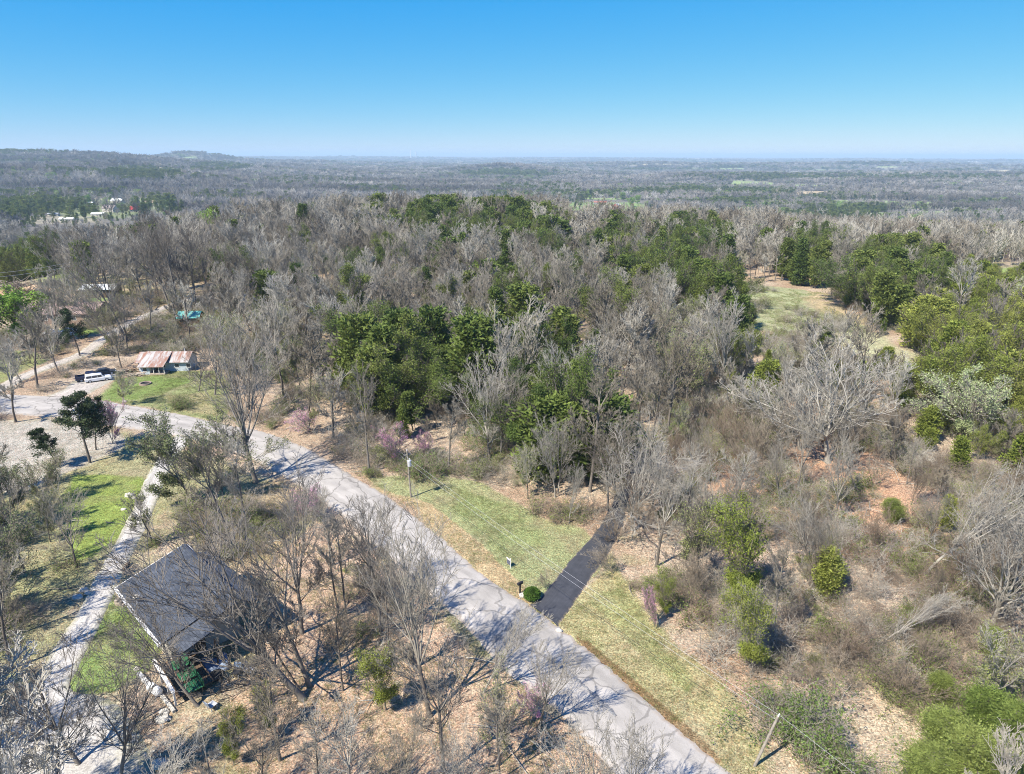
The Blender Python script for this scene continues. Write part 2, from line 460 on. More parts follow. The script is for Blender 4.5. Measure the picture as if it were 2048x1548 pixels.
def build_ground():
    rr = np.concatenate([np.arange(14, 24, 1.0), np.arange(24, 135, 0.3)])
    v = rr[-1]; l = []
    s = 0.3
    while v < 58000:
        s = max(s * 1.012, v * 0.0035) if v < 700 else v * 0.014
        v += s; l.append(v)
    rr = np.concatenate([rr, l]); rr[-1] = 60000
    th = np.concatenate([np.arange(-180, -50, 3.0), np.arange(-50, 50, 0.125), np.arange(50, 180, 3.0)])
    th = np.radians(th); nT = len(th); nR = len(rr)
    RR, TT = np.meshgrid(rr, th, indexing='ij')
    x = (RR * np.sin(TT)).ravel(); y = (RR * np.cos(TT)).ravel()
    z = HT(x, y)
    r = RR.ravel()
    z = z + np.where(r < 600, (fbm(x / 1.6, y / 1.6, 71, 2) - 0.5) * 0.10, 0)
    # hold the ground just under the paved and gravelled surfaces
    for P in (P_ROAD, P_DRV, P_GRAV, P_LANE):
        z = np.where(inpoly(x, y, P), HT(x, y) - 0.05, z)
    V = np.vstack([np.stack([x, y, z], 1), [[0, 0, 0]]])
    i = np.arange(nR - 1)[:, None]; j = np.arange(nT)[None, :]; j2 = (j + 1) % nT
    Q = np.stack([i * nT + j, i * nT + j2, (i + 1) * nT + j2, (i + 1) * nT + j], -1).reshape(-1, 4)[:, ::-1]
    cc = np.full(nT, len(V) - 1)
    Q2 = np.stack([cc, cc, np.arange(nT), (np.arange(nT) + 1) % nT], 1)
    me = qmesh('ground', V, Q, smooth=True)
    col = ground_colour(V[:, 0], V[:, 1])
    ca = me.color_attributes.new('zone', 'FLOAT_COLOR', 'POINT')
    ca.data.foreach_set('color', np.hstack([col, np.ones((len(col), 1))]).astype(np.float32).ravel())
    mt, nt, b = newmat('ground', 0.95, 0.08)
    p = pos(nt)
    at_ = N(nt, 'ShaderNodeVertexColor', layer_name='zone').outputs[0]
    vor = N(nt, 'ShaderNodeTexVoronoi', {'Vector': p, 'Scale': 9.0}); vcol = vor.outputs['Color']
    sep = N(nt, 'ShaderNodeSeparateColor', {0: vcol})
    leaf = ramp(nt, sep.outputs[0], [(0.0, g3(0.35)), (0.25, g3(0.7)), (0.6, g3(1.05)), (0.85, g3(1.32)), (1.0, g3(1.65))])
    hue = ramp(nt, sep.outputs[1], [(0.0, (1.12, 0.92, 0.82)), (0.5, (1, 1, 1)), (1.0, (0.92, 1.04, 1.02))])
    nz = ramp(nt, noise(nt, 0.9, 5, 0.7, p), [(0.3, g3(0.72)), (0.7, g3(1.2))])
    nf = ramp(nt, noise(nt, 9.0, 3, 0.7, p), [(0.3, g3(0.72)), (0.7, g3(1.25))])
    c = mixc(nt, at_, leaf, 0.75, 'MULTIPLY'); c = mixc(nt, c, hue, 0.8, 'MULTIPLY')
    c = mixc(nt, c, nz, 1.0, 'MULTIPLY'); c = mixc(nt, c, nf, 1.0, 'MULTIPLY')
    nt.links.new(c, b.inputs['Base Color'])
    bp = N(nt, 'ShaderNodeBump', {'Height': noise(nt, 6.0, 4, 0.7, p), 'Strength': 0.9, 'Distance': 0.12})
    nt.links.new(bp.outputs[0], b.inputs['Normal'])
    me.materials.append(mt)
    o = bpy.data.objects.new('ground', me); C.objects.link(o)
    tag(o, 'leaf-strewn ground with grass clearings running out to the horizon', 'ground', kind='structure')
    # plug under the camera
    mb = MB(); ring = [(14 * math.sin(a), 14 * math.cos(a), -0.02) for a in np.linspace(0, 2 * math.pi, 40, endpoint=False)]
    return o

ground = build_ground()

def strip(name, A, B, mat, dz, label, cat, cols=10, edge=0.0, seed=0):
    """a sheet laid between two edge lines, following the terrain"""
    A = np.array(A); B = np.array(B); n = len(A)
    if edge:
        t = np.arange(n)
        k = (vn(t * 0.9, t * 0 + seed, seed) - 0.5)[:, None] * edge * 2
        k2 = (vn(t * 0.9 + 99, t * 0 + seed, seed + 5) - 0.5)[:, None] * edge * 2
        d = (B - A) / np.linalg.norm(B - A, axis=1)[:, None]
        A = A - d * k; B = B + d * k2
    s = np.concatenate([[0], np.cumsum(np.linalg.norm(np.diff((A + B) / 2, axis=0), axis=1))])
    V = []; U = []
    for c in range(cols + 1):
        f = c / cols; p = A * (1 - f) + B * f
        z = HT(p[:, 0], p[:, 1]) + dz + 0.06 * (1 - (2 * f - 1) ** 2)
        if c in (0, cols) and name != 'tar_patch': z = z - dz - 0.06
        V.append(np.column_stack([p, z])); U.append(np.column_stack([s, np.full(n, f)]))
    V = np.concatenate(V); U = np.concatenate(U)
    i = np.arange(n - 1)[:, None]; c = np.arange(cols)[None, :]
    Q = np.stack([c * n + i, c * n + i + 1, (c + 1) * n + i + 1, (c + 1) * n + i], -1).reshape(-1, 4)
    me = qmesh(name, V, Q, [mat], smooth=True)
    uv = me.uv_layers.new(name='UVMap')
    uv.data.foreach_set('uv', U[Q.ravel()].astype(np.float32).ravel())
    if me.polygons[0].normal.z < 0: me.flip_normals()
    o = bpy.data.objects.new(name, me); C.objects.link(o)
    return tag(o, label, cat, kind='structure')

def refine(P, k):
    """split every span of a path into k equal pieces"""
    P = np.asarray(P); out = []
    for i in range(len(P) - 1):
        for q in range(k): out.append(P[i] + (P[i + 1] - P[i]) * q / k)
    out.append(P[-1]); return np.array(out)

def road_mat():
    mt, nt, b = newmat('road_asphalt', 0.9, 0.2)
    p = pos(nt); uv = N(nt, 'ShaderNodeUVMap').outputs[0]
    sx = N(nt, 'ShaderNodeSeparateXYZ', {0: uv})
    base = ramp(nt, noise(nt, 0.35, 4, 0.6, p), [(0.3, (0.355, 0.33, 0.295)), (0.7, (0.43, 0.40, 0.36))])
    fine = ramp(nt, noise(nt, 22, 3, 0.8, p), [(0.25, g3(0.72)), (0.75, g3(1.22))])
    c = mixc(nt, base, fine, 1.0, 'MULTIPLY')
    # wheel paths and dark centre seam run along the road
    wp = ramp(nt, sx.outputs[1], [(0.0, g3(0.80)), (0.07, g3(1.04)), (0.22, g3(0.88)), (0.34, g3(1.07)), (0.49, g3(0.92)), (0.66, g3(1.07)), (0.78, g3(0.89)), (0.93, g3(1.07)), (1.0, g3(0.80))])
    c = mixc(nt, c, wp, 1.0, 'MULTIPLY')
    mp = N(nt, 'ShaderNodeMapping', {'Vector': uv, 'Scale': (0.16, 9.0, 1)})
    st = ramp(nt, noise(nt, 1.0, 4, 0.6, mp.outputs[0]), [(0.35, g3(0.86)), (0.6, g3(1.05))])
    c = mixc(nt, c, st, 1.0, 'MULTIPLY')
    # cracks
    vd = N(nt, 'ShaderNodeTexVoronoi', {'Vector': N(nt, 'ShaderNodeVectorMath', {0: p, 1: N(nt, 'ShaderNodeTexNoise', {'Vector': p, 'Scale': 0.8}).outputs[1]}, operation='ADD').outputs[0], 'Scale': 0.22}, feature='DISTANCE_TO_EDGE')
    ck = ramp(nt, vd.outputs[0], [(0.0, g3(0.55)), (0.012, g3(0.6)), (0.02, g3(1))])
    c = mixc(nt, c, ck, 0.8, 'MULTIPLY')
    pt = ramp(nt, noise(nt, 0.13, 2, 0.4, p), [(0.52, g3(1)), (0.56, g3(0.84)), (0.66, g3(0.84)), (0.68, g3(1.05))])
    c = mixc(nt, c, pt, 0.8, 'MULTIPLY')
    ed = ramp(nt, sx.outputs[1], [(0.0, g3(1)), (0.10, g3(0)), (0.90, g3(0)), (1.0, g3(1))])
    sp = ramp(nt, noise(nt, 1.7, 4, 0.75, p), [(0.40, g3(0)), (0.62, g3(1))])
    c = mixc(nt, c, (0.36, 0.27, 0.18), mixc(nt, ed, sp, 1.0, 'MULTIPLY'))
    nt.links.new(c, b.inputs['Base Color'])
    bp = N(nt, 'ShaderNodeBump', {'Height': noise(nt, 25, 3, 0.7, p), 'Strength': 0.5, 'Distance': 0.02})
    nt.links.new(bp.outputs[0], b.inputs['Normal'])
    return mt

def drive_mat():
    mt, nt, b = newmat('black_asphalt', 0.75, 0.35)
    p = pos(nt); uv = N(nt, 'ShaderNodeUVMap').outputs[0]
    c = ramp(nt, noise(nt, 1.2, 5, 0.65, p), [(0.3, (0.036, 0.038, 0.044)), (0.7, (0.056, 0.058, 0.066))])
    mp = N(nt, 'ShaderNodeMapping', {'Vector': uv, 'Scale': (0.06, 14.0, 1)})
    c = mixc(nt, c, ramp(nt, noise(nt, 1.0, 3, 0.6, mp.outputs[0]), [(0.4, g3(0.94)), (0.62, g3(1.12)), (0.7, g3(0.97))]), 1.0, 'MULTIPLY')
    c = mixc(nt, c, ramp(nt, noise(nt, 30, 2, 0.7, p), [(0.3, g3(0.8)), (0.75, g3(1.3))]), 1.0, 'MULTIPLY')
    sx = N(nt, 'ShaderNodeSeparateXYZ', {0: uv})
    ed = ramp(nt, sx.outputs[1], [(0.0, g3(1)), (0.07, g3(0)), (0.93, g3(0)), (1.0, g3(1))])
    sp = ramp(nt, noise(nt, 2.6, 4, 0.75, p), [(0.40, g3(0)), (0.62, g3(1))])
    c = mixc(nt, c, (0.36, 0.27, 0.18), mixc(nt, ed, sp, 1.0, 'MULTIPLY'))
    nt.links.new(c, b.inputs['Base Color'])
    return mt

def gravel_mat(name, a, b_, s=9.0):
    mt, nt, b = newmat(name, 0.95, 0.1)
    p = pos(nt)
    vo = N(nt, 'ShaderNodeSeparateColor', {0: N(nt, 'ShaderNodeTexVoronoi', {'Vector': p, 'Scale': s}).outputs['Color']})
    c = ramp(nt, noise(nt, 0.6, 5, 0.7, p), [(0.3, a), (0.7, b_)])
    c = mixc(nt, c, ramp(nt, vo.outputs[0], [(0, g3(0.75)), (0.5, g3(1)), (1, g3(1.2))]), 1.0, 'MULTIPLY')
    mp = N(nt, 'ShaderNodeMapping', {'Vector': N(nt, 'ShaderNodeUVMap').outputs[0], 'Scale': (0.08, 5.0, 1)})
    c = mixc(nt, c, ramp(nt, noise(nt, 1.0, 3, 0.6, mp.outputs[0]), [(0.35, g3(0.8)), (0.6, g3(1.08))]), 1.0, 'MULTIPLY')
    sx = N(nt, 'ShaderNodeSeparateXYZ', {0: N(nt, 'ShaderNodeUVMap').outputs[0]})
    ed = ramp(nt, sx.outputs[1], [(0.0, g3(1)), (0.26, g3(0)), (0.74, g3(0)), (1.0, g3(1))])
    sp = ramp(nt, noise(nt, 1.3, 5, 0.75, p), [(0.36, g3(0)), (0.6, g3(1))])
    c = mixc(nt, c, (0.26, 0.25, 0.14), mixc(nt, ed, sp, 1.0, 'MULTIPLY'))
    nt.links.new(c, b.inputs['Base Color'])
    bp = N(nt, 'ShaderNodeBump', {'Height': noise(nt, 9, 4, 0.7, p), 'Strength': 0.8, 'Distance': 0.05})
    nt.links.new(bp.outputs[0], b.inputs['Normal'])
    return mt

def tar_mat():
    mt, nt, b = newmat('tar_stain', 0.8, 0.25)
    nt.links.new(ramp(nt, noise(nt, 4, 4, 0.7, pos(nt)), [(0.3, g3(0.13)), (0.7, g3(0.24))]), b.inputs['Base Color'])
    return mt
M_ROAD = road_mat(); M_DRV = drive_mat()
M_GRAV = gravel_mat('pale_gravel', (0.39, 0.365, 0.33), (0.47, 0.445, 0.405))
M_LANE = gravel_mat('dusty_gravel', (0.36, 0.32, 0.28), (0.46, 0.42, 0.37), 5.0)
strip('road', refine(road_a, 3), refine(road_b, 3), M_ROAD, 0.03, 'grey asphalt road curving from the left edge down to the bottom right', 'road', 14, 0.22, 3)
strip('driveway', refine(drv_a, 2), refine(drv_b, 2), M_DRV, 0.06, 'fresh black asphalt driveway leaving the road into the woods', 'driveway', 8, 0.12, 8)
strip('gravel_drive', refine(grav_a, 3), refine(grav_b, 3), M_GRAV, 0.05, 'pale gravel drive running past the dark-roofed house', 'gravel drive', 16, 0.15, 12)
strip('dirt_lane', refine(lane_l, 3), refine(lane_r, 3), M_LANE, 0.05, 'dusty gravel lane climbing from the road behind the cottage', 'lane', 6, 0.25, 17)
tc = smooth_path(poly_at([(1122, 1333), (1150, 1358), (1185, 1388), (1232, 1434)]), 12)
tn = np.gradient(tc, axis=0); tn /= np.linalg.norm(tn, axis=1)[:, None]; tn = np.stack([-tn[:, 1], tn[:, 0]], 1)
strip('tar_patch', tc + tn * .16, tc - tn * .16, tar_mat(), 0.10, 'dark tar streak along the lower road', 'tar patch', 2, 0.14, 31)
pk = poly_at(PARK_PX)
strip('parking_apron', refine(smooth_path(pk[[0, 7, 6, 5]], 3), 2), refine(smooth_path(pk[[1, 2, 3, 4]], 3), 2), M_LANE, 0.045, 'gravel parking apron beside the cottage lawn', 'parking area', 8, 0.2, 23)

# ---------------------------------------------------------------- tree growing (all branches of a level at once)
def nrm(a): return a / np.maximum(np.linalg.norm(a, axis=-1, keepdims=True), 1e-9)

def grow(rg, P0, D0, L, R0, K, wander, up, rend):
    n = len(L); pts = np.zeros((n, K, 3)); pts[:, 0] = P0; d = nrm(D0.copy())
    for k in range(1, K):
        pts[:, k] = pts[:, k - 1] + d * (L / (K - 1))[:, None]
        d = d + rg.normal(0, wander, (n, 3)); d[:, 2] += up; d = nrm(d)
    rad = R0[:, None] * np.linspace(1, rend, K)[None, :]
    return pts, rad

def kids(rg, pts, rad, L, n, t0, t1, ang, lr, rr, taper=0.5, flat=0.0, rise=0.0):
    N_, K = rad.shape
    t = t0 + (t1 - t0) * (np.arange(n)[None, :] + rg.random((N_, n))) / n
    f = t * (K - 1); i = np.minimum(f.astype(int), K - 2); fr = (f - i)[..., None]
    ar = np.arange(N_)[:, None]
    P = pts[ar, i] * (1 - fr) + pts[ar, i + 1] * fr
    T = nrm(pts[ar, i + 1] - pts[ar, i])
    Rr = rad[ar, i] * (1 - fr[..., 0]) + rad[ar, i + 1] * fr[..., 0]
    ref = rg.normal(size=T.shape); ref[..., 2] *= (1 - flat)
    side = nrm(ref - (ref * T).sum(-1, keepdims=True) * T)
    a = np.radians(ang) * rg.uniform(0.7, 1.3, t.shape)
    D = T * np.cos(a)[..., None] + side * np.sin(a)[..., None]; D[..., 2] += rise; D = nrm(D)
    Lc = L[:, None] * lr * (1 - taper * (t - t0) / max(t1 - t0, 1e-6)) * rg.uniform(0.65, 1.25, t.shape)
    return P.reshape(-1, 3), D.reshape(-1, 3), Lc.ravel(), (Rr * rr).ravel()

def tubes(pts, rad, s):
    n, K, _ = pts.shape
    T = np.zeros_like(pts); T[:, 1:-1] = pts[:, 2:] - pts[:, :-2]; T[:, 0] = pts[:, 1] - pts[:, 0]; T[:, -1] = pts[:, -1] - pts[:, -2]
    T = nrm(T)
    ax = nrm(pts[:, -1] - pts[:, 0]); ref = np.where(np.abs(ax[:, 2:3]) > 0.8, np.array([[1., 0, 0]]), np.array([[0, 0, 1.]]))
    U = nrm(np.cross(T, ref[:, None, :])); W = np.cross(T, U)
    q = 2 * np.pi * np.arange(s) / s
    V = pts[:, :, None, :] + rad[:, :, None, None] * (np.cos(q)[None, None, :, None] * U[:, :, None, :] + np.sin(q)[None, None, :, None] * W[:, :, None, :])
    b = (np.arange(n) * K * s)[:, None, None] + (np.arange(K - 1) * s)[None, :, None]; j = np.arange(s)[None, None, :]; j2 = (j + 1) % s
    Q = np.stack([b + j, b + j2, b + s + j2, b + s + j], -1).reshape(-1, 4)
    return V.reshape(-1, 3), Q

class Geo:
    def __init__(g): g.V = []; g.Q = []; g.M = []; g.n = 0
    def add(g, V, Q, m=0):
        g.V.append(V); g.Q.append(Q + g.n); g.M.append(np.full(len(Q), m)); g.n += len(V); return g
    def mesh(g, name, mats, smooth=False):
        return qmesh(name, np.concatenate(g.V), np.concatenate(g.Q), mats, np.concatenate(g.M), smooth)
    def join(g, o, m):
        for V, Q in [(np.concatenate(o.V), np.concatenate(o.Q))]: g.add(V, Q, m)
        return g

def leaves(rg, P, size, asp=0.5, up=0.0, n=1, spread=0.0):
    P = np.repeat(P, n, 0)
    if spread: P = P + rg.normal(0, spread, P.shape)
    a = rg.normal(size=P.shape); a[:, 2] += up; a = nrm(a)
    b = nrm(np.cross(a, rg.normal(size=P.shape)))
    s = size * rg.uniform(0.6, 1.4, (len(P), 1))
    A = a * s; B = b * s * asp
    V = np.stack([P, P + A * 0.5 + B * 0.5, P + A, P + A * 0.5 - B * 0.5], 1).reshape(-1, 3)
    return V, np.arange(len(V)).reshape(-1, 4)

def tree_bare(seed, H=12.0, form='forest', lod=0, tw=1.0, leaf=None):
    """returns trunk Geo, crown Geo, foliage Geo or None; lod 0 finest"""
    rg = np.random.default_rng(seed)
    tr, cr, fo = Geo(), Geo(), None
    c4 = (4, 4, 3, 2)[lod]; c3 = (6, 6, 5, 4)[lod]
    tmin = (0.0125, 0.021, 0.034, 0.075)[lod] * tw
    r0 = H * 0.0135
    if form == 'forest': ft, nl, na, la, up = 0.52, 4, 7, 26, 0.05
    elif form == 'vase': ft, nl, na, la, up = 0.30, 6, 4, 30, 0.045
    elif form == 'spread': ft, nl, na, la, up = 0.24, 10, 3, 46, 0.06; r0 *= 1.6; tmin *= 1.15
    elif form == 'slim': ft, nl, na, la, up = 0.72, 3, 10, 22, 0.06; r0 *= 0.75
    else: ft, nl, na, la, up = 0.10, 7, 1, 34, 0.04; r0 *= 0.7
    D = np.array([[rg.normal(0, .04), rg.normal(0, .04), 1.0]])
    P, Rd = grow(rg, np.zeros((1, 3)), D, np.array([H * ft]), np.array([r0]), 9, 0.035, 0.02, 0.66)
    Rd[:, 0] *= 1.45; P[:, 0, 2] -= 0.3
    V, Q = tubes(P, Rd, (8, 6, 4, 3)[lod]); tr.add(V, Q)
    top = P[0, -1]; td = nrm(P[0, -1] - P[0, -2])
    # leaders from the fork
    az = 2 * np.pi * (np.arange(nl) + rg.uniform(-.3, .3, nl)) / nl
    a = np.radians(la) * rg.uniform(0.35, 1.25, nl); a[0] *= 0.3
    Dl = td * np.cos(a)[:, None] + np.stack([np.cos(az), np.sin(az), 0 * az], 1) * np.sin(a)[:, None]
    Ll = H * (1 - ft) * rg.uniform(0.8, 1.12, nl) * (1.12 if form == 'spread' else 1.0)
    Pl, Rl = grow(rg, np.repeat(top[None] - td[None] * 0.1, nl, 0), Dl, Ll, np.full(nl, r0 * 0.46), 8, 0.055 if form != 'spread' else 0.15, up * 0.6, 0.16)
    Ps, Ds, Ls, Rs = kids(rg, P, Rd, np.array([H]), na, 0.45, 0.97, 52, 0.30, 0.38, 0.35)
    Pa, Ra = grow(rg, Ps, Ds, Ls, Rs, 8, 0.07, up * 1.8, 0.16)
    P1 = np.concatenate([Pl, Pa]); R1 = np.concatenate([Rl, Ra]); L1 = np.concatenate([Ll, Ls])
    V, Q = tubes(P1, np.maximum(R1, tmin * 1.6), (5, 4, 3, 3)[lod]); cr.add(V, Q)
    wig = 0.07 if form != 'spread' else 0.18; ri = 0.14 if form != 'spread' else 0.05
    Pc, Dc, Lc, Rc = kids(rg, P1, R1, L1, (8, 8, 7, 6)[lod], 0.15, 1.0, 34, 0.52, 0.55, 0.6, 0, ri)
    P2, R2 = grow(rg, Pc, Dc, Lc, Rc, 6, wig, up, 0.25)
    V, Q = tubes(P2, np.maximum(R2, tmin * 1.25), (4, 3, 3, 3)[lod]); cr.add(V, Q)
    Pc, Dc, Lc, Rc = kids(rg, P2, R2, Lc, c3, 0.12, 1.0, 34, 0.55, 0.6, 0.5, 0, ri)
    P3, R3 = grow(rg, Pc, Dc, Lc, Rc, 5 if lod < 2 else 3, wig, up, 0.4)
    V, Q = tubes(P3, np.maximum(R3, tmin), 3); cr.add(V, Q)
    end = P3.reshape(-1, 3)
    if lod < 3:
        Pc, Dc, Lc, Rc = kids(rg, P3, R3, np.maximum(Lc, H * 0.03), c4, 0.15, 1.0, 32, 0.62, 0.7, 0.35, 0, ri)
        P4, R4 = grow(rg, Pc, Dc, Lc, Rc, 4 if lod == 0 else 3, wig, up, 0.5)
        V, Q = tubes(P4, np.maximum(R4, tmin * 0.8), 3); cr.add(V, Q)
        end = P4[:, 1:].reshape(-1, 3)
    if leaf:
        fo = Geo(); k = min(len(end), leaf[1]); sel = end[rg.permutation(len(end))[:k]]
        fo.add(*leaves(rg, sel, leaf[0], 0.6, 0.2, leaf[2], leaf[0] * 1.2))
    return tr, cr, fo

def tree_cedar(seed, H=9.0, Rm=2.6, n=150, per=85, size=0.19, shape='cone', low=0.06):
    rg = np.random.default_rng(seed)
    tr, cr = Geo(), Geo()
    P, Rd = grow(rg, np.zeros((1, 3)), np.array([[rg.normal(0, .05), rg.normal(0, .05), 1.0]]), np.array([H * 0.93]), np.array([H * 0.017]), 9, 0.03, 0.03, 0.12)
    P[:, 0, 2] -= 0.3
    V, Q = tubes(P, Rd, 6); tr.add(V, Q)
    t = rg.random(n) ** 0.85 * (1 - low) + low; t[:4] = 0.97
    if shape == 'cone': prof = (1 - t) ** 0.62 * np.minimum(1, 0.45 + (t - low) * 3.4)
    elif shape == 'round': prof = np.sqrt(np.clip(1 - ((t - 0.48) / 0.56) ** 2, 0.02, 1))
    else: prof = np.clip((t - low) * 2.2, 0.15, 1) * (1.08 - t) ** 0.5
    az = rg.random(n) * 2 * np.pi
    lob = 0.72 + 0.34 * np.sin(az * 2 + rg.random() * 6) * np.sin(t * 7 + rg.random() * 6) + 0.16 * rg.normal(size=n)
    rad = Rm * prof * lob * rg.uniform(0.25, 1.12, n) ** 0.6
    k = np.minimum((t * 8 * 0.93).astype(int), 7); ctr = P[0, k]
    tip = np.stack([ctr[:, 0] + rad * np.cos(az), ctr[:, 1] + rad * np.sin(az), t * H * 0.97], 1)
    base = np.stack([ctr[:, 0], ctr[:, 1], np.maximum(0.2, t * H - rad * 0.55)], 1)
    K = 5; f = np.linspace(0, 1, K)[None, :, None]
    bp = base[:, None] * (1 - f) + tip[:, None] * f; bp[:, 1:-1] += rg.normal(0, 0.08, (n, K - 2, 3))
    V, Q = tubes(bp, np.linspace(0.045, 0.015, K)[None] * np.ones((n, 1)), 3); tr.add(V, Q)
    # sprays along the outer part of every branch, pointing out and up
    ff = rg.uniform(0.62, 1.05, (n, per, 1))
    c = base[:, None] * (1 - ff) + tip[:, None] * ff
    sp = rg.normal(0, 1, c.shape) * np.array([0.32, 0.32, 0.2]) * (Rm / 2.6) ** 0.5
    c = (c + sp)
    out = nrm(tip - base)[:, None] * 0.9
    a = nrm(out + rg.normal(0, 0.55, c.shape) + np.array([0, 0, 0.3])); c = c.reshape(-1, 3); a = a.reshape(-1, 3)
    b = nrm(np.cross(a, rg.normal(size=a.shape))); s = size * rg.uniform(0.55, 1.35, (len(c), 1))
    V = np.stack([c, c + a * s * 0.45 + b * s * 0.2, c + a * s, c + a * s * 0.45 - b * s * 0.2], 1).reshape(-1, 3)
    cr.add(V, np.arange(len(V)).reshape(-1, 4))
    return tr, cr

def bush_maker(seed, H, n=46, leaf=2, lsize=.1, spread=1.0):
    """see-through leafy thicket: many arching stems with loose leaves"""
    rg = np.random.default_rng(seed); g = Geo()
    P0 = rg.normal(0, .30 * H * spread, (n, 3)); P0[:, 2] = -.05; D0 = P0 * .35 + rg.normal(0, .35, (n, 3)); D0[:, 2] = 1
    L = H * rg.uniform(.5, 1.25, n)
    P, Rd = grow(rg, P0, D0, L, np.full(n, .02), 6, .16, -.02, .5); g.add(*tubes(P, Rd, 3))
    Pc, Dc, Lc, Rc = kids(rg, P, Rd, L, 8, .15, 1.0, 48, .42, .7, .3)
    P2, R2 = grow(rg, Pc, Dc, Lc, np.maximum(Rc, .01), 4, .2, 0, .6); g.add(*tubes(P2, R2, 3))
    Pc, Dc, Lc, Rc = kids(rg, P2, R2, Lc, 4, .2, 1.0, 45, .6, .8, .3)
    P3, R3 = grow(rg, Pc, Dc, Lc, np.maximum(Rc, .008), 3, .2, .02, .7); g.add(*tubes(P3, R3, 3))
    keep = np.repeat(vn(P3[:, 1, 0] * 1.6 + 20, P3[:, 1, 1] * 1.6 + 20 + P3[:, 1, 2], seed) > .34, 3)
    f = Geo(); f.add(*leaves(rg, P3.reshape(-1, 3)[keep], lsize, .5, .3, leaf, lsize * 1.3))
    return g, f, None, H

def tree_ragged(seed, H, form='vase', gap=.42, size=.15, n=4, grid=.55):
    """evergreen with real limbs: sprays only on some twigs, so the crown has gaps and uneven edges"""
    tr, cr, _ = tree_bare(seed, H, form, 1)
    rg = np.random.default_rng(seed + 9)
    P = np.concatenate(cr.V)[-(len(np.concatenate(cr.V)) // 2):][::5]
    k = (vn(P[:, 0] * grid + 31, P[:, 1] * grid + 17 + P[:, 2] * .45, seed) + vn(P[:, 2] * grid + 3, P[:, 0] * grid, seed + 1)) / 2 > gap
    fo = Geo(); fo.add(*leaves(rg, P[k], size, .42, .35, n, size * 1.5))
    return tr, cr, fo, H

def tree_pine(seed, H=10.0):
    """thin tree with a bare leaning trunk and loose dark tufts high up"""
    rg = np.random.default_rng(seed); tr, cr = Geo(), Geo()
    P, Rd = grow(rg, np.zeros((1, 3)), np.array([[0.02, 0, 1.0]]), np.array([H]), np.array([0.15]), 9, 0.03, 0.02, 0.15)
    V, Q = tubes(P, Rd, 6); tr.add(V, Q)
    Ps, Ds, Ls, Rs = kids(rg, P, Rd, np.array([H]), 30, 0.35, 1.0, 68, 0.26, 0.5, 0.55)
    P1, R1 = grow(rg, Ps, Ds, Ls, Rs, 6, 0.1, 0.06, 0.3); V, Q = tubes(P1, np.maximum(R1, 0.02), 4); tr.add(V, Q)
    Pc, Dc, Lc, Rc = kids(rg, P1, R1, Ls, 8, 0.3, 1.0, 45, 0.42, 0.6, 0.3)
    P2, R2 = grow(rg, Pc, Dc, Lc, Rc, 4, 0.12, 0.05, 0.5); V, Q = tubes(P2, np.maximum(R2, 0.012), 3); tr.add(V, Q)
    cr.add(*leaves(rg, P2[:, 1:].reshape(-1, 3), 0.3, 0.3, 0.5, 11, 0.16))
    return tr, cr

def brush(seed, H=1.6, n=16, leaf=0, lsize=0.09):
    """low tangle of bare stems"""
    rg = np.random.default_rng(seed); g = Geo()
    P0 = rg.normal(0, 0.45 * H / 1.6, (n, 3)); P0[:, 2] = -0.05
    D0 = rg.normal(0, 0.65, (n, 3)); D0[:, 2] = 1
    L = H * rg.uniform(0.6, 1.4, n)
    P, Rd = grow(rg, P0, D0, L, np.full(n, 0.022), 6, 0.2, -0.03, 0.5); g.add(*tubes(P, Rd, 3))
    Pc, Dc, Lc, Rc = kids(rg, P, Rd, L, 7, 0.2, 1.0, 50, 0.5, 0.7, 0.3)
    P2, R2 = grow(rg, Pc, Dc, Lc, np.maximum(Rc, 0.011), 4, 0.2, 0.0, 0.6); g.add(*tubes(P2, R2, 3))
    Pc, Dc, Lc, Rc = kids(rg, P2, R2, Lc, 3, 0.2, 1.0, 50, 0.6, 0.8, 0.3)
    P3, R3 = grow(rg, Pc, Dc, Lc, np.maximum(Rc, 0.009), 3, 0.2, 0.0, 0.7); g.add(*tubes(P3, R3, 3))
    f = None
    if leaf:
        f = Geo(); f.add(*leaves(rg, P3.reshape(-1, 3), lsize, 0.6, 0.3, leaf, lsize))
    return g, f

M_TRUNK = bark('trunk_bark', [(0.0, (0.13, 0.11, 0.09)), (0.5, (0.20, 0.175, 0.15)), (1.0, (0.29, 0.27, 0.24))], 0.5)
M_TWIG = bark('twig_bark', [(0.0, (0.15, 0.125, 0.095)), (0.28, (0.25, 0.22, 0.175)), (0.46, (0.44, 0.41, 0.35)), (0.6, (0.23, 0.20, 0.155)), (0.76, (0.49, 0.46, 0.395)), (1.0, (0.35, 0.325, 0.27))], 0.7)
def far_bark():
    """tree colour that drifts from stand to stand"""
    mt, nt, b = newmat('far_woods_bark', 0.95, 0.05)
    oi = nt.nodes.new('ShaderNodeObjectInfo')
    base = ramp(nt, oi.outputs['Random'], [(0.0, (0.17, 0.16, 0.15)), (0.5, (0.30, 0.28, 0.26)), (0.85, (0.25, 0.22, 0.19)), (1.0, (0.42, 0.40, 0.37))])
    mp = N(nt, 'ShaderNodeMapping', {'Vector': oi.outputs['Location'], 'Scale': (0.0016, 0.005, 0.0)})
    k = ramp(nt, noise(nt, 1.0, 4, 0.6, mp.outputs[0]), [(0.38, g3(0.45)), (0.62, g3(1.3))])
    nt.links.new(mixc(nt, base, k, 1.0, 'MULTIPLY'), b.inputs['Base Color'])
    return mt
M_FART = far_bark()
M_DARK = bark('dark_grey_bark', [(0.0, (0.19, 0.165, 0.14)), (1.0, (0.30, 0.275, 0.24))], 0.6)
M_WHITE = bark('pale_bark', [(0.0, (0.35, 0.32, 0.27)), (1.0, (0.46, 0.43, 0.37))], 0.62)
